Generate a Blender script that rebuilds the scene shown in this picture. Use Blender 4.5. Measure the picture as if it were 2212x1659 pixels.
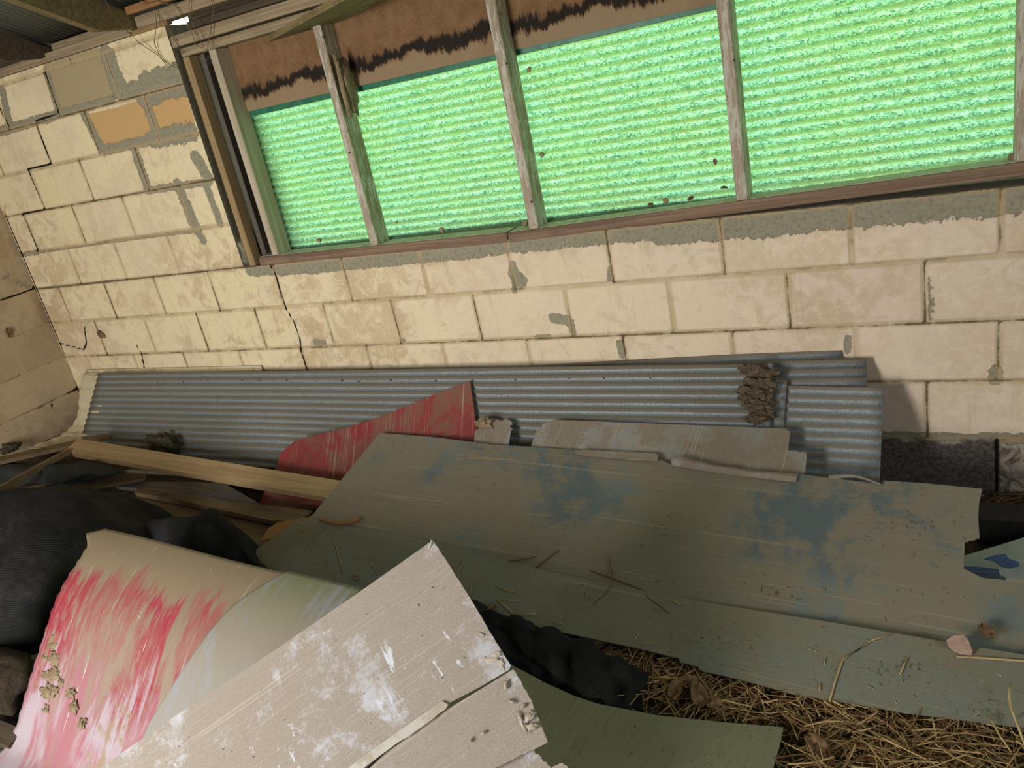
import bpy, bmesh, math, random
import numpy as np
from mathutils import Vector, Matrix, noise as mnoise
random.seed(7)
S = bpy.context.scene
for o in list(bpy.data.objects): bpy.data.objects.remove(o)
# ------------------------------------------------------------------ camera, world, light, exposure
CAM = np.array([1.862, -2.6731, 1.5795]); ROT = (1.201, 0.2004, 0.4541); FPX = 1751.3
cd = bpy.data.cameras.new('camera'); cam = bpy.data.objects.new('camera', cd); S.collection.objects.link(cam)
cam.location = CAM; cam.rotation_euler = ROT; cd.sensor_width = 36; cd.lens = 36 * FPX / 2212; cd.clip_start = .02
S.camera = cam
w = bpy.data.worlds.new('sky'); S.world = w; w.use_nodes = True
wn = w.node_tree.nodes; wl = w.node_tree.links
bg = wn['Background']; bg.inputs['Strength'].default_value = 2.9
g = wn.new('ShaderNodeTexCoord'); sx = wn.new('ShaderNodeSeparateXYZ'); rp = wn.new('ShaderNodeValToRGB')
wl.new(g.outputs['Generated'], sx.inputs[0]); wl.new(sx.outputs['Z'], rp.inputs[0]); wl.new(rp.outputs[0], bg.inputs['Color'])
rp.color_ramp.elements[0].position = .0; rp.color_ramp.elements[0].color = (.66, .80, .62, 1)
rp.color_ramp.elements[1].position = .12; rp.color_ramp.elements[1].color = (.85, .93, 1, 1)
def area(name, loc, target, sx_, sy_, power, col):
    l = bpy.data.lights.new(name, 'AREA'); l.shape = 'RECTANGLE'; l.size = sx_; l.size_y = sy_; l.energy = power; l.color = col
    o = bpy.data.objects.new(name, l); S.collection.objects.link(o); o.location = loc
    o.rotation_euler = (Vector(target) - Vector(loc)).to_track_quat('-Z', 'Y').to_euler(); return o
area('daylight_through_doorway', (-.5, -4.25, 1.25), (.1, 0, .55), .8, 1.5, 88, (1, .96, .91))
area('added_side_fill', (4.1, -2.6, 1.7), (0, -.6, .6), 1.2, 1.2, 9, (.86, .93, 1))  # added bluish fill lamp to brighten the right side; the opening is assumed
S.view_settings.view_transform = 'Standard'; S.view_settings.look = 'None'; S.view_settings.gamma = 1
S.view_settings.use_curve_mapping = False; S.view_settings.exposure = .36
# ------------------------------------------------------------------ pixel <-> place helpers
RM = np.array(cam.rotation_euler.to_matrix())
def ray(x, y): return RM @ np.array([(x - 1106) / FPX, -(y - 829.5) / FPX, -1.])
def UZ(x, y, z=0.):
    d = ray(x, y); return CAM + (z - CAM[2]) / d[2] * d
def UY(x, y, yy=0.):
    d = ray(x, y); return CAM + (yy - CAM[1]) / d[1] * d
def UX(x, y, xx):
    d = ray(x, y); return CAM + (xx - CAM[0]) / d[0] * d
def UP(x, y, pl):
    o, n = pl; d = ray(x, y); return CAM + ((o - CAM) @ n) / (d @ n) * d
def plane(a, b, c):
    a, b, c = map(np.array, (a, b, c)); n = np.cross(b - a, c - a); n = n / np.linalg.norm(n)
    if n @ (CAM - a) < 0: n = -n
    return (a.astype(float), n)
def lift(pl, d): return (pl[0] + pl[1] * d, pl[1])
# ------------------------------------------------------------------ object helpers
def tag(o, label=None, cat=None, group=None, kind=None):
    if label: o['label'] = label
    if cat: o['category'] = cat
    if group: o['group'] = group
    if kind: o['kind'] = kind
    return o
def link(name, me, mat, parent=None):
    o = bpy.data.objects.new(name, me); S.collection.objects.link(o)
    if mat: me.materials.append(mat)
    if parent:
        o.parent = parent; o.matrix_parent_inverse = parent.matrix_world.inverted()
    return o
def empty(name, loc):
    o = bpy.data.objects.new(name, None); S.collection.objects.link(o); o.location = loc; o.empty_display_size = .05
    bpy.context.view_layer.update(); return o
def place(o, M, parent=None):
    o.matrix_world = M
    if parent:
        o.parent = parent; o.matrix_parent_inverse = parent.matrix_world.inverted()
def mesh(verts, faces, smooth=False):
    me = bpy.data.meshes.new('m'); me.from_pydata([tuple(map(float, v)) for v in verts], [], faces); me.update()
    if smooth: me.polygons.foreach_set('use_smooth', [True] * len(me.polygons))
    return me
def frame(o, xdir, n):
    n = Vector(n).normalized(); x = Vector(xdir); x = (x - n * x.dot(n)).normalized(); y = n.cross(x)
    M = Matrix((x, y, n)).transposed().to_4x4(); M.translation = Vector(o); return M
def rag(pts, idx, amp=4, n=7, seed=1):
    """roughen the listed edges (index of first point) of a pixel outline"""
    r = random.Random(seed); out = []
    for i, p in enumerate(pts):
        q = pts[(i + 1) % len(pts)]; out.append(p)
        if i in idx:
            L = math.hypot(q[0] - p[0], q[1] - p[1]); nx, ny = -(q[1] - p[1]) / L, (q[0] - p[0]) / L
            for k in range(1, n):
                t = (k + r.uniform(-.3, .3)) / n; a = r.uniform(-amp, amp)
                out.append((p[0] + (q[0] - p[0]) * t + nx * a, p[1] + (q[1] - p[1]) * t + ny * a))
    return out
def flat(name, pix, pl, th, mat, xd=None, parent=None, warp=0):
    """flat board: outline on plane pl, th thick below it (away from the viewer); xd = two pixels giving the grain"""
    W = [UP(x, y, pl) for x, y in pix]
    if xd is None: xdir = (1, 0, 0)
    elif len(xd) == 2: xdir = UP(*xd[1], pl) - UP(*xd[0], pl)
    else: xdir = xd
    M = frame(W[0], xdir, pl[1]); Mi = M.inverted()
    L = [Mi @ Vector(v) for v in W]
    bm = bmesh.new()
    top = [bm.verts.new((v.x, v.y, 0)) for v in L]
    f = bm.faces.new(top); f.normal_update()
    if f.normal.z < 0: f.normal_flip()
    r = bmesh.ops.extrude_face_region(bm, geom=[f])
    for v in r['geom']:
        if isinstance(v, bmesh.types.BMVert): v.co.z -= th
    # the extruded copy moved down: flip original orientation handled by recalc
    bmesh.ops.recalc_face_normals(bm, faces=bm.faces[:])
    bmesh.ops.triangulate(bm, faces=[f for f in bm.faces if len(f.verts) > 4])
    me = bpy.data.meshes.new(name); bm.to_mesh(me); bm.free()
    o = link(name, me, mat); place(o, M, parent); return o
def beam(name, a, b, wdt, th, mat, up=(0, 0, 1), parent=None, bev=.0015, off=(0, 0)):
    """straight timber a->b; wdt along the side axis, th along the up axis"""
    a, b = Vector(a), Vector(b); x = (b - a); L = x.length; n = Vector(up); M = frame(a, x, n - x * (n.dot(x) / x.length_squared))
    bm = bmesh.new(); bmesh.ops.create_cube(bm, size=1)
    for v in bm.verts: v.co = Vector(((v.co.x + .5) * L, v.co.y * wdt + off[0], v.co.z * th + off[1]))
    bmesh.ops.bevel(bm, geom=bm.edges[:], offset=min(bev, th * .3), segments=1, affect='EDGES')
    me = bpy.data.meshes.new(name); bm.to_mesh(me); bm.free()
    o = link(name, me, mat); place(o, M, parent); return o
def tube(pts, rad, seg=6, taper=True):
    vs, fs = [], []; P = [Vector(p) for p in pts]
    for i, p in enumerate(P):
        d = (P[min(i + 1, len(P) - 1)] - P[max(i - 1, 0)]).normalized(); u = d.orthogonal().normalized(); v = d.cross(u)
        r = rad * (.75 if taper and i in (0, len(P) - 1) else 1)
        for k in range(seg):
            a = 2 * math.pi * k / seg; vs.append(p + (u * math.cos(a) + v * math.sin(a)) * r)
    for i in range(len(P) - 1):
        for k in range(seg):
            k2 = (k + 1) % seg; fs.append((i * seg + k, i * seg + k2, (i + 1) * seg + k2, (i + 1) * seg + k))
    fs.append(tuple(range(seg))[::-1]); fs.append(tuple((len(P) - 1) * seg + k for k in range(seg)))
    return vs, fs
def tubeobj(name, pts, rad, mat, parent=None, seg=6):
    c = Vector(pts[0]); vs, fs = tube([Vector(p) - c for p in pts], rad, seg)
    o = link(name, mesh(vs, fs, True), mat); place(o, Matrix.Translation(c), parent); return o
def cr(P, t):
    n = len(P) - 1; t = max(0, min(n, t)); i = min(int(t), n - 1); f = t - i
    p0, p1, p2, p3 = P[max(i - 1, 0)], P[i], P[i + 1], P[min(i + 2, n)]
    return .5 * ((2 * p1) + (p2 - p0) * f + (2 * p0 - 5 * p1 + 4 * p2 - p3) * f * f + (3 * p1 - p0 - 3 * p2 + p3) * f ** 3)
def loft(name, rows, nu, nv, mat, th=.002, disp=None, parent=None):
    """smooth skin through rows of 3D points"""
    rows = [[np.array(p, float) for p in r] for r in rows]; nr = len(rows) - 1; nc = len(rows[0]) - 1
    c = np.mean([p for r in rows for p in r], axis=0); G = []
    for j in range(nv + 1):
        col = [cr([r[k] for r in rows], nr * j / nv) for k in range(nc + 1)]
        for i in range(nu + 1): G.append(cr(col, nc * i / nu) - c)
    fs = [(j * (nu + 1) + i, j * (nu + 1) + i + 1, (j + 1) * (nu + 1) + i + 1, (j + 1) * (nu + 1) + i) for j in range(nv) for i in range(nu)]
    me = mesh(G, fs, True)
    if disp:
        co = [Vector(v.co) for v in me.vertices]; no = [Vector(v.normal) for v in me.vertices]
        for v, a, b in zip(me.vertices, co, no): v.co = a + b * disp(a + Vector(c), (v.index % (nu + 1)) / nu, (v.index // (nu + 1)) / nv)
        me.update()
    uv = me.uv_layers.new(name='UVMap')
    for lp in me.loops: uv.data[lp.index].uv = ((lp.vertex_index % (nu + 1)) / nu, (lp.vertex_index // (nu + 1)) / nv)
    o = link(name, me, mat); place(o, Matrix.Translation(Vector(c)), parent)
    if th:
        m = o.modifiers.new('thick', 'SOLIDIFY'); m.thickness = th; m.offset = 0
    return o
def lump(name, loc, size, mat, seed=0, rough=.35, sub=3, parent=None, rot=(0, 0, 0)):
    bm = bmesh.new(); bmesh.ops.create_icosphere(bm, subdivisions=sub, radius=1)
    for v in bm.verts:
        n = mnoise.fractal(v.co * 1.6 + Vector((seed * 7.3, seed, 0)), .8, 2, 4)
        v.co = v.co * (1 + rough * n); v.co = Vector((v.co.x * size[0], v.co.y * size[1], v.co.z * size[2]))
    me = bpy.data.meshes.new(name); bm.to_mesh(me); bm.free(); me.polygons.foreach_set('use_smooth', [True] * len(me.polygons))
    o = link(name, me, mat); M = Matrix.Translation(Vector(loc)) @ Matrix.Rotation(rot[2], 4, 'Z') @ Matrix.Rotation(rot[1], 4, 'Y') @ Matrix.Rotation(rot[0], 4, 'X')
    place(o, M, parent); return o
# ------------------------------------------------------------------ node helpers
class MT:
    def __init__(s, name):
        s.m = bpy.data.materials.new(name); s.m.use_nodes = True; s.t = s.m.node_tree; s.n = s.t.nodes; s.l = s.t.links
        s.p = s.n['Principled BSDF']; s.out = s.n['Material Output']; s.tc = s.n.new('ShaderNodeTexCoord')
        s.p.inputs['Roughness'].default_value = .8; s.p.inputs['Specular IOR Level'].default_value = .3
    def set(s, sock, v):
        if hasattr(v, 'is_linked') or hasattr(v, 'links'): s.l.new(v, sock)
        elif isinstance(v, (tuple, list)) and len(v) == 3 and sock.type == 'RGBA': sock.default_value = (*v, 1)
        else: sock.default_value = v
    def map(s, scale=(1, 1, 1), rot=(0, 0, 0), loc=(0, 0, 0), src='Object'):
        m = s.n.new('ShaderNodeMapping'); m.inputs['Scale'].default_value = scale; m.inputs['Rotation'].default_value = rot; m.inputs['Location'].default_value = loc
        s.l.new(s.tc.outputs[src], m.inputs[0]); return m.outputs[0]
    def noise(s, scale, vec=None, detail=5, rough=.6, dist=0):
        n = s.n.new('ShaderNodeTexNoise'); n.inputs['Scale'].default_value = scale; n.inputs['Detail'].default_value = detail
        n.inputs['Roughness'].default_value = rough; n.inputs['Distortion'].default_value = dist
        s.l.new(vec if vec is not None else s.tc.outputs['Object'], n.inputs['Vector']); return n.outputs['Fac']
    def vor(s, scale, vec=None, feature='F1'):
        n = s.n.new('ShaderNodeTexVoronoi'); n.feature = feature; n.inputs['Scale'].default_value = scale
        s.l.new(vec if vec is not None else s.tc.outputs['Object'], n.inputs['Vector']); return n.outputs['Distance']
    def step(s, x, a, b, lo=0., hi=1.):
        n = s.n.new('ShaderNodeMapRange'); n.interpolation_type = 'SMOOTHSTEP'; s.set(n.inputs[0], x)
        s.set(n.inputs[1], a); s.set(n.inputs[2], b); s.set(n.inputs[3], lo); s.set(n.inputs[4], hi); return n.outputs[0]
    def math(s, op, a, b=0.):
        n = s.n.new('ShaderNodeMath'); n.operation = op; s.set(n.inputs[0], a); s.set(n.inputs[1], b); return n.outputs[0]
    def mul(s, a, b): return s.math('MULTIPLY', a, b)
    def add(s, a, b): return s.math('ADD', a, b)
    def mix(s, f, a, b):
        n = s.n.new('ShaderNodeMix'); n.data_type = 'RGBA'; s.set(n.inputs[0], f); s.set(n.inputs[6], a); s.set(n.inputs[7], b); return n.outputs[2]
    def attr(s, name):
        n = s.n.new('ShaderNodeAttribute'); n.attribute_name = name; return n.outputs['Fac']
    def xyz(s, vec=None):
        n = s.n.new('ShaderNodeSeparateXYZ'); s.l.new(vec if vec is not None else s.tc.outputs['Object'], n.inputs[0]); return n.outputs
    def wave(s, coord, pitch, ph=0):  # 0..1 sine of a coordinate
        return s.add(s.mul(s.math('SINE', s.add(s.mul(coord, 2 * math.pi / pitch), ph)), .5), .5)
    def col(s, c): s.set(s.p.inputs['Base Color'], c); return s
    def rough(s, r): s.set(s.p.inputs['Roughness'], r); return s
    def bump(s, h, dist=.002, strength=.6):
        b = s.n.new('ShaderNodeBump'); b.inputs['Distance'].default_value = dist; b.inputs['Strength'].default_value = strength
        s.set(b.inputs['Height'], h)
        if s.p.inputs['Normal'].is_linked: s.l.new(s.p.inputs['Normal'].links[0].from_socket, b.inputs['Normal'])
        s.l.new(b.outputs[0], s.p.inputs['Normal']); return s

def wood(name, a, b, dirt=(.10, .075, .05), da=.35, grain=60, weather=0):
    m = MT(name); v = m.map((1.6, grain, grain)); n = m.noise(1, v, 6, .65, .6); f = m.noise(1, m.map((5, grain * 5, grain * 5)), 3, .6)
    c = m.mix(m.step(n, .3, .7), a, b); c = m.mix(m.mul(m.step(f, .55, .75), .45), c, tuple(x * .45 for x in b))
    k = m.noise(7, None, 6, .7); c = m.mix(m.mul(m.step(k, .5, .72), da), c, dirt)
    if weather:
        q = m.noise(1, m.map((9, 45, 45)), 6, .75); c = m.mix(m.step(q, .55, .62), c, (.62, .57, .48))
    m.col(c).rough(.85).bump(m.add(n, m.mul(f, .6)), .0015, .7); return m.m
def plastic(name, base, dust, amount=.5, alt=None, alta=.5, rib=.0055, spec=.35, scr=.35, ribst=.25, seed=0, rgh=.45, dscale=3, specks=.8, scrape=None, grain=.35):
    """twin-wall plastic board: fine flutes along local x, dust film, scuffs"""
    m = MT(name); v = m.map(loc=(seed * 3.1, seed * 1.7, 0)); big = m.noise(dscale, v, 7, .68, .4); med = m.noise(dscale * 5, v, 6, .7)
    c = base
    gr = m.noise(1, m.map((14, 90, 9), loc=(seed, 2, 0)), 6, .7)
    if alt: c = m.mix(m.mul(m.step(m.noise(dscale * .8, m.map(loc=(seed + 9, 4, 2)), 5, .6), .42, .6), alta), base, alt)
    D = m.step(m.add(m.mul(big, .62), m.add(m.mul(med, .2), m.mul(m.noise(dscale * 22, v, 5, .75), .18))), .63 - .3 * amount, .70 - .3 * amount)
    fine = m.mul(m.step(m.noise(260, v, 2), .3, .6, .7, 1.), m.step(gr, .3, .6, 1. - grain, 1.))
    c = m.mix(m.mul(m.mul(D, fine), min(1, .35 + amount)), c, dust)
    st = m.noise(1, m.map((1.1, 210, 3), loc=(seed, 0, 0)), 2, .5); c = m.mix(m.mul(m.step(st, .66, .72), scr), c, tuple(min(1, x * 1.5 + .1) for x in dust))
    st2 = m.noise(1, m.map((1.3, 34, 3), loc=(seed + 3, 0, 0)), 3, .5); c = m.mix(m.mul(m.step(st2, .68, .7), scr * .8), c, tuple(x * .4 for x in dust))
    c = m.mix(m.mul(m.step(gr, .55, .72), grain), c, tuple(x * .55 for x in base)); c = m.mix(m.mul(m.step(m.noise(40, v, 6, .8), .56, .68), .4), c, tuple(x * .62 for x in dust))
    ln = m.noise(1, m.map((.05, 10, .0), loc=(seed * 2, 3, 0)), 1, .5); wl_ = m.math('ABSOLUTE', m.add(m.math('FRACT', m.mul(ln, 14.)), -.5)); c = m.mix(m.mul(m.mul(m.step(wl_, .05, .015), m.step(m.noise(1, m.map((3, 9, 1), loc=(seed, 8, 0)), 3), .42, .6)), scr * 1.5), c, tuple(min(1, x * 1.7 + .08) for x in dust))
    if scrape:
        sq = m.noise(1, m.map((26, 9, 5), rot=(0, 0, -.5), loc=(seed, 1, 3)), 5, .7, .4); sm2 = m.noise(3.2, m.map(loc=(8, seed, 1)), 3); c = m.mix(m.mul(m.step(sq, .60, .63), m.step(sm2, .45, .6)), c, scrape)
    sp = m.noise(150, v, 3, .6); sm = m.noise(9, v, 3, .6); c = m.mix(m.mul(m.mul(m.step(sp, .68, .72), m.step(sm, .42, .6)), specks), c, (.10, .07, .045))
    rb = m.wave(m.xyz()['Y'], rib)
    m.col(c).rough(m.add(rgh, m.mul(D, .3))).bump(rb, .0006, ribst).bump(m.noise(25, v, 5), .002, .25)
    m.p.inputs['Specular IOR Level'].default_value = spec; return m
# ------------------------------------------------------------------ materials
def wall_material(name, warm=0.):
    m = MT(name); v = m.map(); jd, ck, pl, org, damp, tone = [m.attr(k) for k in ('jd', 'ck', 'pl', 'org', 'damp', 'tone')]
    nb = m.noise(2.3, v, 6, .62, .5); nm = m.noise(13, v, 7, .7, .8); nf = m.noise(70, v, 5, .7)
    X = m.xyz()
    yel = (.80, .675, .42); pink = (.75, .60, .485); stain = (.52, .38, .21)
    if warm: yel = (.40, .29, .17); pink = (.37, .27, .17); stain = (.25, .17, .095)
    gx = m.step(m.add(X['X'], m.mul(nb, 1.6)), -.6, 3.0)
    c = m.mix(gx, yel, pink)
    c = m.mix(m.step(nb, .38, .62), c, m.mix(.5, c, pink))
    big2 = m.noise(1.1, m.map(loc=(3, 1, 7)), 3, .5); c = m.mix(m.mul(m.mul(m.step(m.add(m.mul(nm, .55), m.mul(nb, .5)), .49, .60), m.step(gx, .95, .2, .55, .85)), m.step(big2, .35, .6, .25, 1.)), c, stain)
    c = m.mix(m.mul(m.step(m.noise(34, v, 7, .75), .5, .62), .22), c, tuple(min(1, x * 1.2) for x in yel)); c = m.mix(m.mul(m.step(m.noise(45, m.map(loc=(5, 5, 5)), 6, .75), .55, .68), .3), c, stain)
    drip = m.noise(1, m.map((30, 30, 2.2)), 5, .6); c = m.mix(m.mul(m.step(drip, .58, .75), .45), c, (.45, .33, .17))
    c = m.mix(m.mul(tone, .25), c, (.9, .78, .55))
    # bare orange and tan blocks
    c = m.mix(m.step(m.add(org, m.mul(m.add(nm, -.5), .5)), .45, .55), c, (.60, .38, .17))
    c = m.mix(m.step(m.add(m.attr('bare'), m.mul(m.add(nm, -.5), .5)), .45, .55), c, (.42, .335, .20))
    # paint gone: grey cement
    cem = m.mix(nm, (.26, .235, .165), (.40, .36, .26)); cem = m.mix(m.step(nf, .45, .7), cem, (.22, .19, .14))
    pk = m.step(m.add(pl, m.add(m.mul(m.add(m.noise(21, v, 8, .8, .4), -.5), 1.5), m.mul(m.add(nf, -.5), .35))), .47, .52); c = m.mix(pk, c, cem)
    # joints
    jn = m.noise(9, v, 5, .7); wj = m.step(jn, .33, .68, .0022, .0085)
    jl = m.step(m.add(jd, m.mul(m.add(nf, -.5), .004)), wj, m.math('MULTIPLY', wj, .3)); jb = m.step(jd, .016, .004)
    c = m.mix(m.mul(jb, m.step(m.noise(4, v, 5, .7), .3, .6, .25, .75)), c, (.50, .37, .20)); c = m.mix(m.mul(jl, m.step(m.noise(5, v, 6, .75), .30, .52, .45, 1.)), c, (.13, .095, .055))
    # damp foot of the wall
    dm = m.step(m.add(damp, m.mul(m.add(nm, -.5), .7)), .4, .62); wet = m.mix(m.step(nf, .4, .6), (.085, .07, .06), (.17, .145, .13)); c = m.mix(dm, c, wet)
    # pits
    c = m.mix(m.mul(m.step(nf, .7, .76), .55), c, (.2, .14, .08)); sp = m.noise(140, v, 3); c = m.mix(m.mul(m.step(sp, .69, .73), .5), c, (.2, .15, .1))
    cl = m.step(m.add(ck, m.mul(m.add(nf, -.5), .006)), .0062, .0035); c = m.mix(cl, c, (.012, .01, .008))
    h = m.add(m.add(m.mul(m.step(jd, .0, .012), 1.2), m.mul(nm, .9)), m.add(m.mul(nf, .55), m.mul(cl, -4)))
    m.col(c).rough(.9).bump(m.add(h, m.mul(pk, -.9)), .0042, .75); m.p.inputs['Specular IOR Level'].default_value = .15
    return m.m
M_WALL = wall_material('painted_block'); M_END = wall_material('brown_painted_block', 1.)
def simple(name, a, b, scale=12, rough=.9, bump=.003):
    m = MT(name); n = m.noise(scale, None, 7, .7); m.col(m.mix(m.step(n, .35, .65), a, b)).rough(rough).bump(n, bump, .7); return m.m
M_CEM = simple('dark_cement', (.16, .14, .10), (.30, .26, .19), 20)
M_SOIL = simple('dark_soil', (.035, .026, .018), (.09, .065, .04), 30, .95, .01)
W_STUD = wood('weathered_stud', (.30, .20, .135), (.17, .105, .07), weather=0)
def studmat():
    m = MT('peeling_stud'); v = m.map((1.6, 55, 55)); n = m.noise(1, v, 6, .7, .5); f = m.noise(1, m.map((6, 260, 260)), 3, .6)
    c = m.mix(m.step(n, .35, .65), (.46, .38, .29), (.28, .21, .145)); pt = m.noise(1, m.map((11, 60, 60), loc=(3, 1, 2)), 6, .8)
    c = m.mix(m.step(pt, .50, .56), c, (.55, .52, .43)); c = m.mix(m.mul(m.step(f, .6, .72), .6), c, (.08, .05, .03))
    m.col(c).rough(.85).bump(m.add(n, f), .0018, .8); return m.m
W_PEEL = studmat()
W_PALE = wood('pale_pine', (.40, .28, .14), (.28, .185, .09), da=.12, grain=45)
W_OLD = wood('old_dusty_plank', (.24, .165, .09), (.14, .095, .052), dirt=(.06, .045, .03), da=.6)
W_ORANGE = wood('orange_wood', (.40, .21, .085), (.27, .13, .05), da=.3)
W_PLATE = wood('aged_plate_timber', (.42, .33, .21), (.26, .19, .115), da=.3)
W_OLIVE = wood('mossy_rafter', (.26, .20, .09), (.15, .11, .05), dirt=(.06, .04, .02), da=.7)
W_DARK = wood('dark_timber', (.11, .08, .055), (.06, .042, .028), da=.5)
W_GREY = wood('grey_board', (.17, .15, .125), (.085, .07, .055), da=.5)
W_BLACK = wood('tarred_beam', (.03, .03, .028), (.015, .014, .013), da=.2)
def panel_material():
    m = MT('green_fibreglass'); X = m.xyz(); z = X['Z']; v = m.map()
    r1 = m.noise(1, m.map((90, 90, 260), rot=(0, .5, 0)), 4, .65, 1.6); r2 = m.noise(1, m.map((85, 85, 280), rot=(0, -.55, 0), loc=(4, 2, 1)), 4, .65, 1.8); r3 = m.noise(1, m.map((260, 260, 85), rot=(0, .25, 0), loc=(1, 7, 3)), 4, .65, 1.5)
    f = m.math('MAXIMUM', m.math('MAXIMUM', m.step(r1, .53, .575), m.step(r2, .53, .575)), m.step(r3, .555, .60))
    nb = m.noise(3.5, v, 4, .6)
    base = m.mix(m.step(nb, .35, .65), (.66, .95, .77), (.72, .95, .64)); base = m.mix(m.step(m.noise(9, v, 3), .55, .75), base, (.78, .97, .84))
    wsp = m.step(m.noise(1, m.map((120, 120, 330), loc=(9, 2, 5)), 3, .5, 1.2), .53, .60); base = m.mix(m.mul(wsp, .6), base, (.97, 1, .95))
    c = m.mix(m.mul(f, .9), base, (.03, .17, .14))
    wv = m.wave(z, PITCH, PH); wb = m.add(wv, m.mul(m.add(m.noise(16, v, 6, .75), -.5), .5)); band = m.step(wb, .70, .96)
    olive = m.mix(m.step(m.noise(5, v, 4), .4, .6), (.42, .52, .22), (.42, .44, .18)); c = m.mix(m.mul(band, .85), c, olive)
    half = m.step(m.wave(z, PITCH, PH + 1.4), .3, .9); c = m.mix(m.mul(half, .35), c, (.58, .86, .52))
    tr = m.n.new('ShaderNodeBsdfTranslucent'); m.l.new(c, tr.inputs[0]); df = m.n.new('ShaderNodeBsdfDiffuse'); m.l.new(c, df.inputs[0])
    mx = m.n.new('ShaderNodeMixShader'); mx.inputs[0].default_value = .85; m.l.new(df.outputs[0], mx.inputs[1]); m.l.new(tr.outputs[0], mx.inputs[2]); m.l.new(mx.outputs[0], m.out.inputs[0])
    return m.m
PITCH = .0312; PH = 0.4
M_PANEL = panel_material()
def metal_material(name, tone=1., dirt=.5, phase=0., seed=0, brown=(.20, .165, .115)):
    m = MT(name); v = m.map(loc=(seed, seed * 2, 0)); y = m.xyz()['Y']; wv = m.wave(y, .032, phase)
    n = m.noise(5, v, 7, .7); sp = m.noise(130, v, 4, .7); base = m.mix(m.step(sp, .35, .65), (.24 * tone, .27 * tone, .275 * tone), (.37 * tone, .41 * tone, .42 * tone))
    st = m.noise(1, m.map((1.2, 70, 1), loc=(seed, 0, 0)), 4, .6); base = m.mix(m.mul(m.step(st, .45, .7), .4), base, (.24 * tone, .27 * tone, .26 * tone))
    d = m.step(m.add(wv, m.mul(m.add(n, -.5), .9)), .75 - .45 * dirt, 1.0 - .4 * dirt); c = m.mix(m.mul(d, .85), base, brown)
    r = m.noise(11, v, 6, .8); c = m.mix(m.mul(m.step(r, .66, .76), .7), c, (.22, .11, .045)); k = m.noise(90, v, 3); c = m.mix(m.mul(m.step(k, .7, .73), .8), c, (.05, .04, .03))
    m.col(c).rough(m.add(.55, m.mul(d, .3))).bump(sp, .0006, .4); m.set(m.p.inputs['Metallic'], m.step(d, 0, 1, .22, 0.)); return m.m
M_METAL = metal_material('galvanised_dusty', .76, .85, brown=(.15, .125, .085)); M_METAL2 = metal_material('galvanised_cleaner', .85, .5, seed=3); M_METAL3 = metal_material('galvanised_dark', .55, .5, seed=6)
M_EDGE = metal_material('bare_edge', 1.3, .1, seed=4)
M_ROOF = metal_material('roofing', .75, .1, seed=8)
M_CREAM = plastic('cream_fibreglass', (.62, .56, .38), (.30, .23, .13), .45, rib=.03, seed=2).m
M_S1 = plastic('grey_green_board', (.17, .195, .18), (.235, .19, .13), .66, alt=(.095, .118, .135), alta=.75, seed=1, dscale=2.6, scr=.17, rgh=.38).m
M_S2 = plastic('green_grey_board', (.20, .195, .145), (.21, .17, .105), .5, alt=(.19, .21, .19), alta=.5, seed=5, dscale=2.2, scr=.25, rgh=.4).m
M_K = plastic('olive_board', (.205, .19, .125), (.19, .165, .10), .35, seed=6, rib=.005, scr=.2, rgh=.4, ribst=.4).m
M_BRN = plastic('brown_grey_board', (.28, .26, .23), (.25, .19, .13), .6, alt=(.38, .39, .40), alta=.35, seed=8, dscale=4, scr=.6).m
M_T = plastic('sea_green_board', (.30, .38, .33), (.25, .25, .17), .35, seed=9).m
M_H = plastic('beige_board', (.60, .60, .64), (.38, .31, .245), .74, alt=(.38, .34, .31), alta=.35, seed=11, dscale=4.2, scr=.22, rib=.006, spec=.3, rgh=.5, specks=.6, ribst=.6, scrape=(.74, .74, .80), grain=.10).m
M_HS = plastic('pale_torn_skin', (.60, .56, .50), (.48, .39, .30), .6, seed=13, dscale=6).m
M_RED = plastic('red_board', (.24, .04, .038), (.20, .11, .07), .6, alt=(.30, .035, .04), alta=.8, seed=14, dscale=4, scr=.5, rgh=.5).m
M_BLUE = plastic('blue_board', (.03, .09, .28), (.12, .14, .17), .2, seed=3).m
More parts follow.
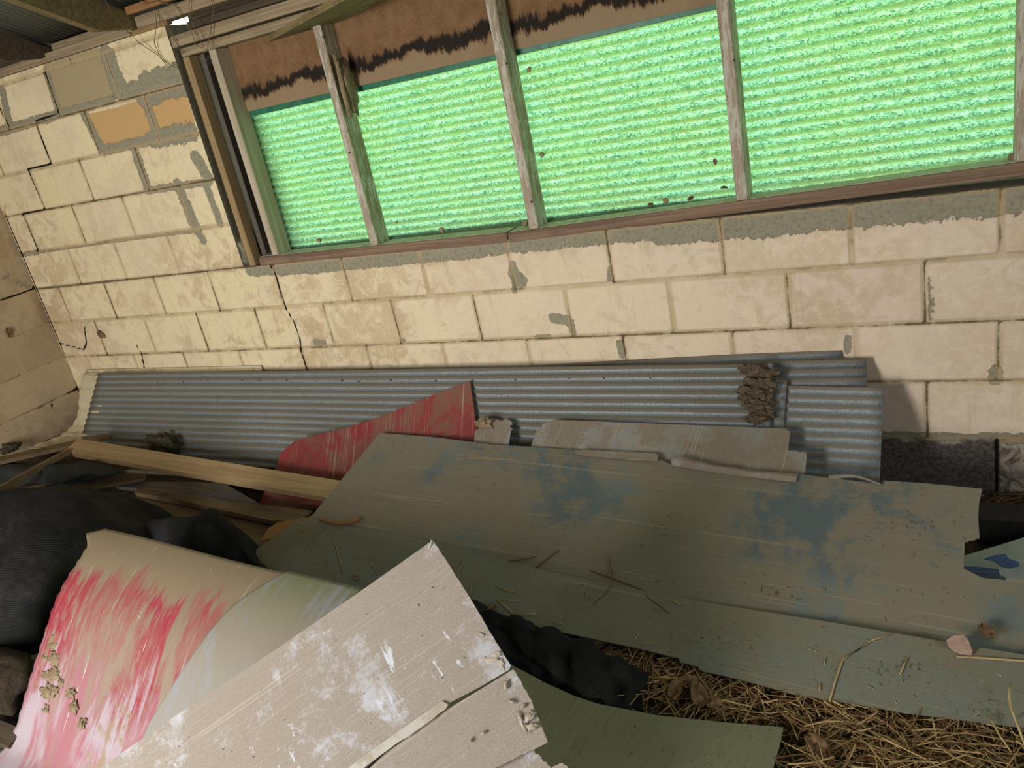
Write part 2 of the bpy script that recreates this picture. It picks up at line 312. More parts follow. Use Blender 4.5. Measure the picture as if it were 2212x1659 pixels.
def roll_mat(name, kind):
    m = MT(name); X = m.xyz(); v = m.map()   # x along the axis, y round the arch (arc length), local
    big = m.noise(1, m.map((5, 2.2, 1), rot=(0, 0, .2)), 6, .65, .5); st = m.noise(1, m.map((26, 3.2, 1), rot=(0, 0, .12)), 6, .7, .3); fine = m.noise(1, m.map((140, 9, 1)), 3, .6)
    y = X['Y']
    if kind == 'red':
        dust = m.mix(m.step(y, .05, .45), (.255, .205, .115), (.37, .28, .225))
        red = m.mix(m.noise(6, v, 3), (.30, .022, .045), (.42, .05, .085))
        up = m.step(y, .0, .22, -.16, .03)
        b3 = m.noise(1, m.map((3, 1.6, 1), loc=(7, 2, 0)), 5, .65); f = m.mul(m.step(m.add(m.add(m.mul(big, .55), m.mul(st, .45)), up), .45, .53), m.step(b3, .36, .56, .35, 1.)); c = m.mix(m.mul(m.noise(30, v, 4), .6), dust, (.30, .20, .16)); c = m.mix(f, c, red); c = m.mix(m.mul(m.step(m.noise(1, m.map((70, 8, 1), rot=(0, 0, .12)), 6, .75), .5, .62), .5), c, dust)
        pale = m.step(m.add(m.mul(st, .8), m.mul(y, .7)), .66, .78); pinkc = m.mix(m.step(big, .42, .56), (.44, .17, .22), (.52, .50, .56)); c = m.mix(m.mul(pale, .75), c, pinkc)
        mud = m.noise(1, m.map((5, 4, 1), loc=(1, 2, 0)), 6, .7); c = m.mix(m.mul(m.step(mud, .56, .64), m.step(y, .3, .42)), c, (.36, .27, .18))
        sc = m.step(m.noise(1, m.map((60, 4, 1), rot=(0, 0, .15)), 5, .7, .5), .64, .68); c = m.mix(m.mul(sc, .8), c, (.80, .76, .72))
    else:
        dust = m.mix(m.step(y, -.02, .2), (.20, .205, .115), (.28, .245, .18)); c = m.mix(m.step(m.add(m.mul(big, .5), m.mul(st, .5)), .5, .62), dust, (.29, .30, .34))
        c = m.mix(m.mul(m.step(y, .1, .5), .4), c, (.45, .45, .48))
    c = m.mix(m.mul(m.step(m.noise(95, v, 3), .69, .72), .7), c, (.25, .17, .1))
    m.col(c).rough(.42).bump(m.wave(X['X'], .006), .0006, .35).bump(fine, .001, .3); m.p.inputs['Specular IOR Level'].default_value = .5; return m.m
M_ROLL = roll_mat('rolled_red', 'red'); M_ROLG = roll_mat('rolled_grey', 'grey')
def cloth_material(name, a, b):
    m = MT(name); u = m.map((420, 300, 1), src='UV'); v2 = m.map((1, 1, 1), src='Object'); X = m.xyz(v2)
    U_ = m.xyz(m.tc.outputs['UV']); wx = m.wave(U_['X'], 1 / 330., 0); wy = m.wave(U_['Y'], 1 / 160., 0); wv = m.mul(wx, wy)
    n = m.noise(4, None, 6, .7); c = m.mix(m.mul(m.step(wv, .2, .8), m.step(m.noise(12, None, 4), .3, .7, .2, .8)), a, b); c = m.mix(m.mul(m.step(n, .5, .72), .35), c, (.085, .08, .05))
    m.col(c).rough(.9).bump(wv, .0015, .5); m.p.inputs['Specular IOR Level'].default_value = .2; return m.m
M_CLOTH = cloth_material('black_shade_cloth', (.008, .008, .008), (.085, .085, .088)); M_TARP = cloth_material('grey_ground_cloth', (.03, .032, .03), (.075, .072, .06))
def fibreboard():
    m = MT('brown_fibreboard'); X = m.xyz(); n = m.noise(14, None, 7, .75); f = m.noise(120, None, 3); s = m.noise(1, m.map((40, 40, 7)), 6, .8)
    c = m.mix(m.step(n, .3, .7), (.17, .088, .04), (.25, .14, .07)); c = m.mix(m.mul(m.step(f, .6, .7), .4), c, (.36, .24, .14))
    z = X['Z']; e = m.add(z, m.add(m.mul(m.add(s, -.5), -.10), m.mul(m.add(m.noise(5, None, 3), -.5), -.12)))
    pale = m.step(e, .052, .042); c = m.mix(pale, c, m.mix(f, (.34, .25, .15), (.26, .17, .10)))
    bk = m.mul(m.step(e, .048, .058), m.step(e, .105, .085)); c = m.mix(m.mul(bk, .96), c, (.012, .009, .008))
    m.col(c).rough(.9).bump(f, .001, .5); return m.m
M_FIBRE = fibreboard()
def strawmat():
    m = MT('straw'); t = m.attr('tone'); c = m.mix(t, (.13, .06, .025), (.62, .43, .20)); m.col(c).rough(.6); return m.m
M_STRAW = strawmat()
M_STALK = simple('pale_straw', (.52, .40, .19), (.36, .25, .11), 60, .6, .0005)
M_TWIG = simple('brown_twig', (.12, .075, .04), (.20, .13, .07), 60, .8, .0008)
M_LEAF = simple('dry_leaf', (.14, .075, .035), (.26, .15, .08), 40, .7, .001)
M_BARK = simple('pinkish_chip', (.45, .31, .24), (.32, .21, .16), 40, .8, .001)
M_MUD = simple('dried_mud', (.075, .055, .035), (.16, .12, .078), 60, .95, .006)
M_NEST = simple('mud_nest', (.20, .145, .085), (.34, .26, .16), 50, .95, .003)
M_NAIL = simple('rusty_nail', (.03, .02, .015), (.07, .04, .025), 80, .6, .0003)
M_ROOT = simple('dark_rootball', (.03, .025, .014), (.10, .085, .05), 70, .95, .006)
M_PIPE = simple('grey_pipe_plastic', (.36, .33, .24), (.25, .22, .15), 20, .5, .0005)
M_GREENRIM = simple('dark_green_plastic', (.02, .12, .075), (.04, .20, .12), 20, .4, .0005)
M_WEB = MT('cobweb'); _c = M_WEB; _n = _c.step(_c.noise(1, _c.map((60, 60, 60)), 5, .8, 2), .5, .62, .0, .55)
_c.col((.42, .34, .25)); _c.set(_c.p.inputs['Alpha'], _n); M_WEB = _c.m
# ------------------------------------------------------------------ block walls
def segdist(P, a, b):
    a = np.array(a); b = np.array(b); ab = b - a; t = np.clip(((P - a) @ ab) / max(ab @ ab, 1e-9), 0, 1)
    return np.linalg.norm(P - (a + t[:, None] * ab), axis=1)
def wall_grid(name, cells, joints, cracks, peels, orange, bare, damp, to3, nrm, step, mat, depth=.2, base=1.0):
    """cells: list of (x0,x1,z0,z1) rectangles; attributes carry distances to joints, cracks and bare spots"""
    V, F = [], []
    for (x0, x1, z0, z1) in cells:
        nx = max(1, int(round((x1 - x0) / step))); nz = max(1, int(round((z1 - z0) / step))); b = len(V)
        for j in range(nz + 1):
            for i in range(nx + 1): V.append((x0 + (x1 - x0) * i / nx, z0 + (z1 - z0) * j / nz))
        for j in range(nz):
            for i in range(nx):
                a = b + j * (nx + 1) + i; F.append((a, a + 1, a + nx + 2, a + nx + 1))
    P = np.array(V); n = len(P)
    row = np.floor((base - P[:, 1]) / .2 + 1e-6).astype(int)
    hz = np.abs(((P[:, 1] - base + .1) % .2) - .1); jd = hz.copy(); tone = np.zeros(n)
    for r in np.unique(row):
        k = row == r; js = np.array(joints(int(r))); dx = np.abs(P[k, 0][:, None] - js[None, :]); jd[k] = np.minimum(jd[k], dx.min(1))
        bl = np.searchsorted(np.sort(js), P[k, 0]); tone[k] = (np.sin(bl * 12.9898 + r * 78.233) * 43758.5453) % 1
    ck = np.full(n, .2)
    for pl in cracks:
        for a, b in zip(pl[:-1], pl[1:]): ck = np.minimum(ck, segdist(P, a, b))
    pe = np.zeros(n)
    for a, b, r in peels: pe = np.maximum(pe, np.clip(1.15 - .65 * segdist(P, a, b) / r, 0, 1))
    og = np.zeros(n); ba = np.zeros(n)
    for (x0, x1, z0, z1) in orange: og = np.maximum(og, np.clip(.5 + 25 * np.minimum(np.minimum(P[:, 0] - x0, x1 - P[:, 0]), np.minimum(P[:, 1] - z0, z1 - P[:, 1])), 0, 1))
    for (x0, x1, z0, z1) in bare: ba = np.maximum(ba, np.clip(.5 + 25 * np.minimum(np.minimum(P[:, 0] - x0, x1 - P[:, 0]), np.minimum(P[:, 1] - z0, z1 - P[:, 1])), 0, 1))
    dp = damp(P)
    W = [to3(x, z) for x, z in V]
    # body behind the face
    for (x0, x1, z0, z1) in cells:
        b = len(W); N = np.array(nrm) * depth
        c4 = [np.array(to3(x, z)) for x, z in ((x0, z0), (x1, z0), (x1, z1), (x0, z1))]
        W += [tuple(c) for c in c4] + [tuple(c + N) for c in c4]
        F += [(b, b + 1, b + 5, b + 4), (b + 1, b + 2, b + 6, b + 5), (b + 2, b + 3, b + 7, b + 6), (b + 3, b, b + 4, b + 7), (b + 4, b + 5, b + 6, b + 7)]
    me = mesh(W, F)
    ex = len(W) - n
    for k, arr, fill in (('jd', jd, .1), ('ck', ck, .2), ('pl', pe, .9), ('org', og, 0), ('bare', ba, 0), ('damp', dp, 0), ('tone', tone, 0)):
        a = me.attributes.new(k, 'FLOAT', 'POINT'); a.data.foreach_set('value', np.concatenate([arr, np.full(ex, fill)]).astype(np.float32))
    o = link(name, me, mat); o['kind'] = 'structure'; return o
LEFTJ = {0: [-2.342, -1.964, -1.585, -1.202, -.791], 1: [-2.161, -1.763, -1.376, -.985, -.572], 2: [-2.35, -1.956, -1.57, -1.176, -.777],
         3: [-2.2, -1.8, -1.4, -1.0, -.6], 4: [-2.4, -2, -1.6, -1.2, -.8], -1: [-2.141, -1.774, -1.385], -2: [-2.375, -1.978, -1.594, -1.199],
         -3: [-2.187, -1.795, -1.39], -4: [-2.4, -2.0, -1.631, -1.217], -5: [-2.211, -1.803, -1.369], -6: [-2.4, -1.6]}
def bj(r):
    L = list(LEFTJ.get(r, [-2])); s = .4 * ((math.floor(-.5 / .4)) + 1)
    if r >= 0:
        off = 0 if r % 2 == 0 else .2
        L += [off + .4 * k for k in range(-1 if off == 0 else -1, 14)]
    return L
W2 = lambda x, y: tuple(UY(x, y, 0)[[0, 2]])
E2 = lambda x, y: tuple(UX(x, y, -2.54)[[1, 2]])
cr_main = [W2(*q) for q in [(583, 572), (590, 583), (598, 600), (607, 640), (620, 670), (634, 694), (643, 715), (648, 730), (650, 760), (664, 803)]]
cr_step = [W2(*q) for q in [(97, 155), (104, 175), (128, 243), (77, 262), (110, 354), (60, 365), (97, 452), (48, 462), (83, 542), (45, 548)]]
cracks = [cr_main, cr_step, [W2(*q) for q in [(0, 235), (10, 255), (22, 277)]], [W2(*q) for q in [(295, 745), (306, 765), (312, 796)]],
          [W2(*q) for q in [(130, 742), (155, 748), (180, 756), (187, 742), (182, 705)]], [W2(*q) for q in [(2153, 950), (2153, 1064)]],
          [(-2.535, -.0), (-2.535, .5), (-2.53, .75), (-2.53, 1.42)]]
def pz(a, b, r): return (W2(*a), W2(*b), r)
peels = [pz((232, 118), (258, 196), .045), pz((262, 198), (320, 188), .035), pz((320, 188), (398, 172), .06), pz((312, 215), (338, 285), .028), pz((310, 212), (345, 200), .04), pz((182, 250), (220, 320), .026),
         pz((222, 325), (330, 300), .022), pz((330, 300), (412, 285), .04), pz((292, 325), (318, 405), .026), pz((318, 412), (452, 392), .016), pz((385, 400), (424, 495), .03), pz((424, 340), (450, 385), .03),
         pz((445, 400), (475, 480), .02), pz((100, 155), (126, 240), .02), pz((0, 285), (128, 246), .022), pz((128, 246), (240, 216), .018), pz((5, 195), (20, 265), .025),
         pz((40, 554), (236, 522), .006), pz((236, 522), (415, 500), .008), pz((78, 624), (277, 604), .005), pz((425, 500), (440, 520), .02),
         ((-.93, .985), (-.78, .98), .03), ((-.76, .975), (1.0, .975), .03), ((1.0, .965), (5, .955), .042), ((-.6, .96), (.3, .96), .02),
         pz((1112, 592), (1125, 608), .025), pz((1108, 570), (1112, 628), .012), pz((1195, 686), (1228, 694), .02), pz((1228, 690), (1240, 720), .012), pz((1318, 580), (1316, 606), .008),
         pz((1160, 730), (1185, 728), .012), pz((1340, 740), (1345, 765), .015), pz((872, 735), (868, 742), .01), pz((700, 744), (685, 742), .02), pz((2150, 800), (2150, 820), .018), pz((1832, 730), (1830, 760), .01),
         pz((2010, 600), (2012, 690), .006), ((1.95, .2), (5, .2), .02), ((1.5, .205), (1.95, .2), .015)]
def dampb(P):
    return np.clip((.26 - P[:, 1]) / .1, 0, 1) * np.clip(.75 + (P[:, 0] > 2.0) * -.22, 0, 1)
BY = lambda x, z: (x, 0, z)
wall_grid('wall_back', [(-2.54, -.95, 0, 1.0), (-.95, 2.4, 0, 1.0), (2.4, 4.2, 0, 1.0), (-2.54, -.965, 1.0, 2.03)], bj, cracks, peels,
          [(-1.62, -1.20, 1.62, 1.78), (-1.21, -.97, 1.63, 1.77)], [(-1.79, -1.39, 1.81, 2.03)], dampb, BY, (0, .2, 0), .0115, M_WALL, 1.0)
def ej(r): return [-.2 * (r % 2) - .05 - .4 * k for k in range(0, 12)]
ecr = [[E2(*q) for q in [(169, 839), (110, 872), (115, 895), (135, 932)]], [(-.004, -.1), (-.004, .35), (-.008, .6), (-.004, .8), (-.006, 1.4)], [E2(*q) for q in [(76, 624), (40, 636), (0, 648)]]]
def epz(a, b, r): return (E2(*a), E2(*b), r)
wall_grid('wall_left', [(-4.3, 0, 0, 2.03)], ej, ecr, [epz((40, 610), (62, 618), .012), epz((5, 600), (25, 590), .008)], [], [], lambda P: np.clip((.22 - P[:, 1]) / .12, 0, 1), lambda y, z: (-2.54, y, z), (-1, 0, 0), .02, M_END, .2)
# room shell out of view
def box(name, a, b, mat, kind='structure'):
    a, b = Vector(a), Vector(b); o = beam(name, (a.x, (a.y + b.y) / 2, (a.z + b.z) / 2), (b.x, (a.y + b.y) / 2, (a.z + b.z) / 2), b.y - a.y, b.z - a.z, mat); o['kind'] = kind; return o
flo = box('floor', (-2.74, -4.5, -.15), (4.4, .2, 0), M_SOIL)
ground = box('trim_1', (-14, .25, -.5), (14, 14, -.3), simple('grass', (.10, .20, .04), (.22, .34, .08), 5)); ground.name = 'ground_outside'
wr = bpy.data.meshes.new('x')
def multi(name, boxes, mat):
    vs, fs = [], []
    for a, b in boxes:
        k = len(vs); vs += [(x, y, z) for x in (a[0], b[0]) for y in (a[1], b[1]) for z in (a[2], b[2])]
        fs += [tuple(k + i for i in f) for f in ((0, 1, 3, 2), (4, 6, 7, 5), (0, 4, 5, 1), (2, 3, 7, 6), (0, 2, 6, 4), (1, 5, 7, 3))]
    o = link(name, mesh(vs, fs), mat); o['kind'] = 'structure'; return o
M_IN = simple('inner_block', (.42, .34, .22), (.34, .27, .17), 6)
multi('wall_right', [((4.2, -4.3, 0), (4.4, -3.3, 2.1)), ((4.2, -1.9, 0), (4.4, 0, 2.1)), ((4.2, -3.3, 0), (4.4, -1.9, 1.0)), ((4.2, -3.3, 2.4), (4.4, -1.9, 3.95)), ((4.2, -4.3, 2.1), (4.4, -3.3, 3.95)), ((4.2, -1.9, 2.1), (4.4, 0, 3.0))], M_IN)
multi('wall_front', [((-2.54, -4.5, 0), (-1.0, -4.3, 3.95)), ((0, -4.5, 0), (4.2, -4.3, 3.95)), ((-1.0, -4.5, 2.1), (0, -4.3, 3.95))], M_IN)
multi('wall_left_gable', [((-2.74, -4.3, 2.03), (-2.54, 0, 2.12)), ((-2.74, -4.3, 2.12), (-2.54, -.8, 2.4)), ((-2.74, -4.3, 2.4), (-2.54, -1.6, 2.75)), ((-2.74, -4.3, 2.75), (-2.54, -3.2, 3.4))], M_IN)
# ------------------------------------------------------------------ roof
RS = .4
def corr(name, L, Wd, pitch, amp, mat, M, parent=None, nx=10, bend=None, seg=10, cut=None):
    """corrugated sheet, ridges along local x (0..L), width along local y (0..Wd)"""
    ny = int(round(Wd / pitch * seg)); V = []; 
    for j in range(ny + 1):
        y = Wd * j / ny
        for i in range(nx + 1):
            x = L * i / nx; z = amp * math.sin(2 * math.pi * y / pitch)
            if bend: z += bend(x / L, y / Wd)
            V.append((x, y, z))
    F = [(j * (nx + 1) + i, j * (nx + 1) + i + 1, (j + 1) * (nx + 1) + i + 1, (j + 1) * (nx + 1) + i) for j in range(ny) for i in range(nx)]
    o = link(name, mesh(V, F, True), mat); place(o, M, parent); m = o.modifiers.new('thick', 'SOLIDIFY'); m.thickness = .0008; return o
rt = corr('ceiling', 4.7, 6.9, .032, .004, M_ROOF, frame((-2.75, .15, 2.068), (0, -1, RS), (0, RS, 1)), nx=4, seg=6)
rt['kind'] = 'structure'
def rafter(x, label, mat=W_OLIVE, y1=-4.3):
    pr = [(.09, 2.052), (-.2, 2.052), (y1, 2.052 + (-.2 - y1) * .385), (y1, 2.098 - y1 * RS), (-.0, 2.098), (.09, 2.062)]
    V = [(dx, y, z) for dx in (-.021, .021) for y, z in pr]; n = len(pr)
    F = [tuple(range(n))[::-1], tuple(range(n, 2 * n))] + [(i, (i + 1) % n, n + (i + 1) % n, n + i) for i in range(n)]
    o = link('rafter', mesh(V, F), mat); o.location = (x, 0, 0); return tag(o, label, 'rafter', None)
rafter(-1.13, 'mossy olive roof rafter whose foot meets the long plates above the window')
rafter(-1.75, 'dark brown roof rafter cut by the left edge of the photo', W_DARK)
for i, x in enumerate((-.5, .12, .74, 1.36, 1.98, 2.6, 3.3)): rafter(x, 'roof rafter above the window, out of the top of the photo')['group'] = 'rafters above the photo'
rafter(-2.36, 'roof rafter against the brown end wall', W_DARK)
p1 = beam('purlin', (-2.5, -.5, 2.285), (4.1, -.5, 2.285), .09, .02, W_ORANGE, (0, RS, 1)); tag(p1, 'orange-brown batten crossing under the metal roof near the top left corner', 'batten')
for yy in (-1.5, -2.4, -3.3): tag(beam('purlin', (-2.5, yy, 2.085 - yy * RS), (4.1, yy, 2.085 - yy * RS), .09, .02, W_ORANGE, (0, RS, 1)), 'roof batten behind and above the camera', 'batten', 'battens behind the camera')
o = beam('wall_plate', (-2.53, .03, 2.05), (-1.145, .03, 2.05), .09, .036, W_PLATE); tag(o, 'weathered timber plate lying along the top of the left block wall', 'timber')
o = beam('blocking', (-1.73, .05, 2.085), (-1.155, .05, 2.085), .036, .04, W_PLATE); tag(o, 'short brown blocking board between two rafter feet at the wall top', 'timber')
o = beam('blocking', (-2.5, .05, 2.085), (-1.775, .05, 2.085), .036, .04, W_DARK); tag(o, 'dark blocking board at the wall top by the left edge', 'timber')
o = beam('blocking', (-1.1, -.035, 2.115), (4.1, -.035, 2.115), .03, .03, W_ORANGE); tag(o, 'thin orange-brown board just below the metal roof over the window', 'timber')
# plates over the window
def plate(n, x0, x1, y, z, wd, th, mat, label): return tag(beam(n, (x0, y, z), (x1, y, z), wd, th, mat, bev=.003), label, 'timber')
plate('header_plate', -.925, 4.15, .045, 1.915, .09, .034, W_PLATE, 'lowest timber plate over the window that the studs reach up to')
plate('header_plate', -.95, 4.15, .035, 1.962, .09, .044, W_PLATE, 'middle timber plate with a clean sawn end above the window corner')
plate('header_board', -.90, 4.15, .075, 2.012, .03, .03, W_DARK, 'narrow shadowed board between the stacked plates over the window')
plate('header_plate', -1.10, 4.15, .02, 2.068, .08, .046, W_PLATE, 'uppermost broad plate reaching left over the block wall top')
plate('eave_strip', -1.16, -.93, .0, 2.037, .03, .018, W_PALE, 'small pale strip showing under the uppermost plate')
pb = flat('hanging_board', [(548, 104), (566, 98), (760, -8), (850, -30), (790, 22), (700, 62), (620, 93)], (np.array([0, 0, 1.875]), np.array([0, 0, -1.])), .022, W_OLIVE, ((552, 104), (780, 5)))
tag(pb, 'rough split board with an orange edge slanting under the plates over the window', 'board')
# ------------------------------------------------------------------ window bay
def sillz(x): return 1.018 - .012 * (x + .86) / 1.27 if x < .41 else 1.004 + .044 * (x - .41) / 1.8
so = beam('window_sill_board', (-.86, .045, sillz(-.86)), (.408, .045, sillz(.408)), .094, .038, W_STUD, bev=.003); tag(so, 'left length of the brown timber sill under the green panels, up to its butt joint', 'sill')
so2 = beam('window_sill_board', (.412, .045, sillz(.412)), (4.15, .045, sillz(4.15)), .094, .038, W_STUD, bev=.003); tag(so2, 'right length of the brown timber sill with a dark gap beneath it', 'sill')
W_S1 = wood('tan_stud', (.56, .48, .36), (.38, .30, .21), da=.12, grain=50)
M_LITDUST = simple('lit_sill_dust', (.46, .42, .32), (.62, .58, .47), 30, .95, .002)  # dust tone, kept pale to paint in the window glow on the sill
for s_, xa, xb in ((so, -.855, .405), (so2, .415, 4.1)): beam('lit_dust_layer', (xa, .05, sillz(xa) + .0197), (xb, .05, sillz(xb) + .0197), .078, .0016, M_LITDUST, (0, 0, 1), s_)  # pale slab puts the sill top's brightness into colour, over its dust
studs = [(-.755, W_S1, 'leftmost window stud beside the dark cavity, lit green on its broad side'), (-.21, W_PEEL, 'second window stud from the left with a hollowed, nest-covered upper half'),
         (.523, W_PEEL, 'third window stud from the left with flaking paint and rusty nails'), (1.28, W_PEEL, 'fourth window stud from the left, narrow, with strong grain and a knot'), (2.05, W_PEEL, 'window stud at the right edge of the photo'), (2.8, W_PEEL, 'window stud beyond the right edge of the photo')]
ST = []
for x, mt, lb in studs:
    r = empty('window_stud', (x, .045, sillz(x) + .02)); tag(r, lb, 'stud')
    po_ = beam('post', (x, .045, sillz(x) + .02), (x, .045, 1.897), .038, .088, mt, (0, 1, 0), r, .003); ST.append(po_)
def nail(px, py, par):
    c = UY(px, py, -.0005); bm = bmesh.new(); bmesh.ops.create_cone(bm, cap_ends=True, segments=12, radius1=.0042, radius2=.0036, depth=.003)
    me = bpy.data.meshes.new('n'); bm.to_mesh(me); bm.free(); o = link('nail_head', me, M_NAIL); place(o, Matrix.Translation(Vector(c)) @ Matrix.Rotation(math.pi / 2, 4, 'X'), par)
for q in ((1082, 30), (1094, 137), (1148, 436)): nail(*q, ST[2])
for q in ((755, 330), (700, 80)): nail(*q, ST[1])
nail(1585, 130, ST[3])
# eaten hollow with mud tubes on second stud
tn = tubeobj('mud_tube', [UY(x, y, -.006) for x, y in ((722, 118), (730, 140), (735, 165), (741, 195), (750, 225), (757, 255))], .010, M_NEST, ST[1].parent, 8)
for k in range(5): lump('nest_hole', UY(728 + k * 4.5, 130 + k * 14, -.016), (.003, .003, .0035), M_NAIL, k, .1, 1, tn)
lump('rotten_hollow', UY(752, 185, .03) + np.array([.005, 0, 0]), (.012, .03, .10), M_NEST, 3, .5, 3, ST[1].parent)
# green translucent wall panel
win = empty('window_1', (.8, .1, 1.0)); win['kind'] = 'structure'
Mp = frame((-.80, .104, 1.02), (1, 0, 0), (0, -1, 0))
pn = corr('window_panel', 5.0, .77, PITCH, .0036, M_PANEL, frame((-.80, .104, 1.02), (1, 0, 0), (0, -1, 0)), win, nx=30, seg=12)
me = pn.data
rim = beam('panel_rim', (-.735, .093, 1.634), (1.262, .093, 1.640), .008, .032, M_GREENRIM, (0, 0, 1), win); 
fib = []
for a, b, lb in ((-.735, -.23, 'first'), (-.19, .503, 'second'), (.543, 1.26, 'third'), (1.30, 2.03, 'fourth')):
    zb = 1.640 if lb != 'fourth' else 1.70
    bm = bmesh.new(); bmesh.ops.create_cube(bm, size=1)
    for v in bm.verts: v.co = Vector(((v.co.x + .5) * (b - a), v.co.y * .008, (v.co.z + .5) * (1.90 - zb)))
    m2 = bpy.data.meshes.new('f'); bm.to_mesh(m2); bm.free(); o = link('fibreboard_panel', m2, M_FIBRE); place(o, Matrix.Translation(Vector((a, .082, zb))))
    tag(o, {'first': 'brown mouldy fibreboard above the narrow leftmost green bay', 'second': 'brown mouldy fibreboard above the second green bay', 'third': 'brown fibreboard above the third green bay, heavy black mould line', 'fourth': 'fibreboard above the right bay at the top edge of the photo'}[lb], 'board')
tag(beam('backing_board', (-.8, .155, 1.03), (4.15, .155, 1.03), .07, .05, W_DARK), 'added dark board blocking the light leak behind the sill and green panels', 'board')  # added to block daylight under the sill; dark colour stands for the shaded gap
# cavity at the left of the window
o = beam('jamb_board', (-.892, .01, 1.005), (-.892, .01, 1.895), .036, .05, W_PALE, (0, 1, 0), None, .003); tag(o, 'narrow tan jamb post left of the dark window cavity', 'post')
o = beam('jamb_board', (-.862, .075, 1.02), (-.862, .075, 1.895), .03, .06, W_GREY, (0, 1, 0)); tag(o, 'grey weathered board behind the tan jamb post', 'board')
o = beam('jamb_board', (-.826, .09, 1.02), (-.826, .09, 1.895), .02, .05, W_GREY, (0, 1, 0)); tag(o, 'thin splintered grey strip inside the window cavity', 'board')
o = beam('backing_board', (-.88, .15, 1.0), (-.88, .15, 2.0), .3, .02, W_DARK, (0, 1, 0)); tag(o, 'dark backing board closing the cavity left of the window', 'board')
o = beam('backing_board', (-.955, .14, 2.0), (4.1, .14, 2.0), .02, .24, W_DARK, (0, 0, 1)); tag(o, 'dark board behind the plates over the window', 'board')
bc = lump('broken_block', (-.955, .06, 1.06), (.035, .06, .08), M_CEM, 5, .4, 3); tag(bc, 'broken grey block corner at the foot of the window cavity', 'rubble')
wb = loft('cobweb', [[UY(395, 118, .0), UY(450, 122, .0), UY(480, 100, .0)], [UY(408, 130, .05), UY(440, 140, .05), UY(478, 125, .05)], [UY(415, 135, .1), UY(450, 152, .1), UY(475, 145, .1)]], 16, 10, M_WEB, 0, lambda p, u, v: .01 * mnoise.noise(p * 30)); tag(wb, 'dusty cobweb stretched across the top of the window cavity', 'cobweb')
wb = loft('cobweb', [[UY(620, 520, .0), UY(690, 528, .01), UY(760, 524, .0)], [UY(640, 510, .07), UY(690, 520, .08), UY(740, 520, .08)], [UY(628, 470, .06), UY(642, 500, .09), UY(700, 518, .09)]], 16, 10, M_WEB, 0); tag(wb, 'thin cobweb in the lower left corner of the first green bay', 'cobweb')
# ------------------------------------------------------------------ corrugated sheets leaning on the wall
LN = np.array([0, .42, -.37]); LN = -LN / np.linalg.norm(LN); LN = np.array([0., -.75, .66]); LN /= np.linalg.norm(LN)
DN = np.array([0, -.66, -.75]); DN /= np.linalg.norm(DN)       # down-slope direction
def lean(px, py, off): return UP(px, py, (np.array([0, -.05, .5]) + LN * off, LN))
def csheet(label, tl, tr, width, off, mat, amp=.0031, bend=None, name='corrugated_sheet', nx=24, pitch=.032):
    a = lean(*tl, off); b = lean(*tr, off); M = frame(b, a - b, LN)   # local y points down-slope
    M = frame(b, a - b, LN)
    y = Vector(M.col[1][:3])
    if y.z > 0:
        M = frame(a, b - a, LN); 
    o = corr(name, np.linalg.norm(b - a), width, pitch, amp, mat, M, None, nx, bend, 10)
    return tag(o, label, 'metal sheet')
w1 = lambda u, v: .004 * math.sin(9 * u + 3 * v) + .003 * math.sin(23 * u) * v
csheet('uppermost thin strip of corrugated sheet peeking over the long one, touching the wall', (1000, 798), (1820, 752), .30, -.030, M_METAL3)
csheet('dark corrugated sheet directly right of the long one, second from the right end', (900, 800), (1873, 774), .40, -.018, M_METAL3)
csheet('short wide corrugated sheet standing lowest at the right end of the row', (1300, 826), (1909, 836), .50, -.008, M_METAL2)
csheet('sliver of corrugated sheet just right of the muddy sheet end', (1200, 815), (1700, 821), .45, .004, M_METAL2)
LONG = csheet('long dusty corrugated sheet across the front of the row, mud on its right end', (213, 806), (1672, 785), .46, .018, M_METAL, bend=w1, nx=60)
# right end of the long sheet: torn pale edge
Me = LONG.matrix_world.copy(); ex_ = Vector(Me.col[0][:3]); q_ = Vector(lean(1662, 785, .0205)); q2_ = Vector(lean(1668, 785, .0205)); Me.translation = q_ if (q2_ - q_).dot(ex_) > 0 else q2_
o = corr('edge_strip', .014, .44, .032, .003, M_EDGE, Me, LONG, 1)
for i_, (x_, y_) in enumerate([(340, 825), (396, 824), (449, 823), (523, 822), (560, 822), (619, 822), (738, 822), (774, 824), (843, 822), (940, 823), (1112, 820), (1230, 817), (1305, 817), (1405, 816), (1500, 813)]):
    lump('nail_hole', lean(x_, y_, .0205), (.0035, .0035, .0035), M_NAIL, i_, .2, 2, LONG)
# mud nest on the long sheet
md = empty('mud_clump', lean(1640, 850, .03)); tag(md, 'thick dark dried mud clump on the right end of the long corrugated sheet', 'mud')
for i, (x, y, r) in enumerate([(1628, 800, 22), (1648, 812, 24), (1640, 835, 26), (1628, 850, 24), (1645, 862, 24), (1636, 880, 22), (1650, 893, 20), (1634, 905, 20), (1655, 845, 16), (1655, 880, 15), (1612, 860, 14), (1610, 800, 9)]):
    c = lean(x, y, .026); lump('mud_lobe', c, (r * .0016, .013, r * .00105), M_MUD, i, .75, 4, md)
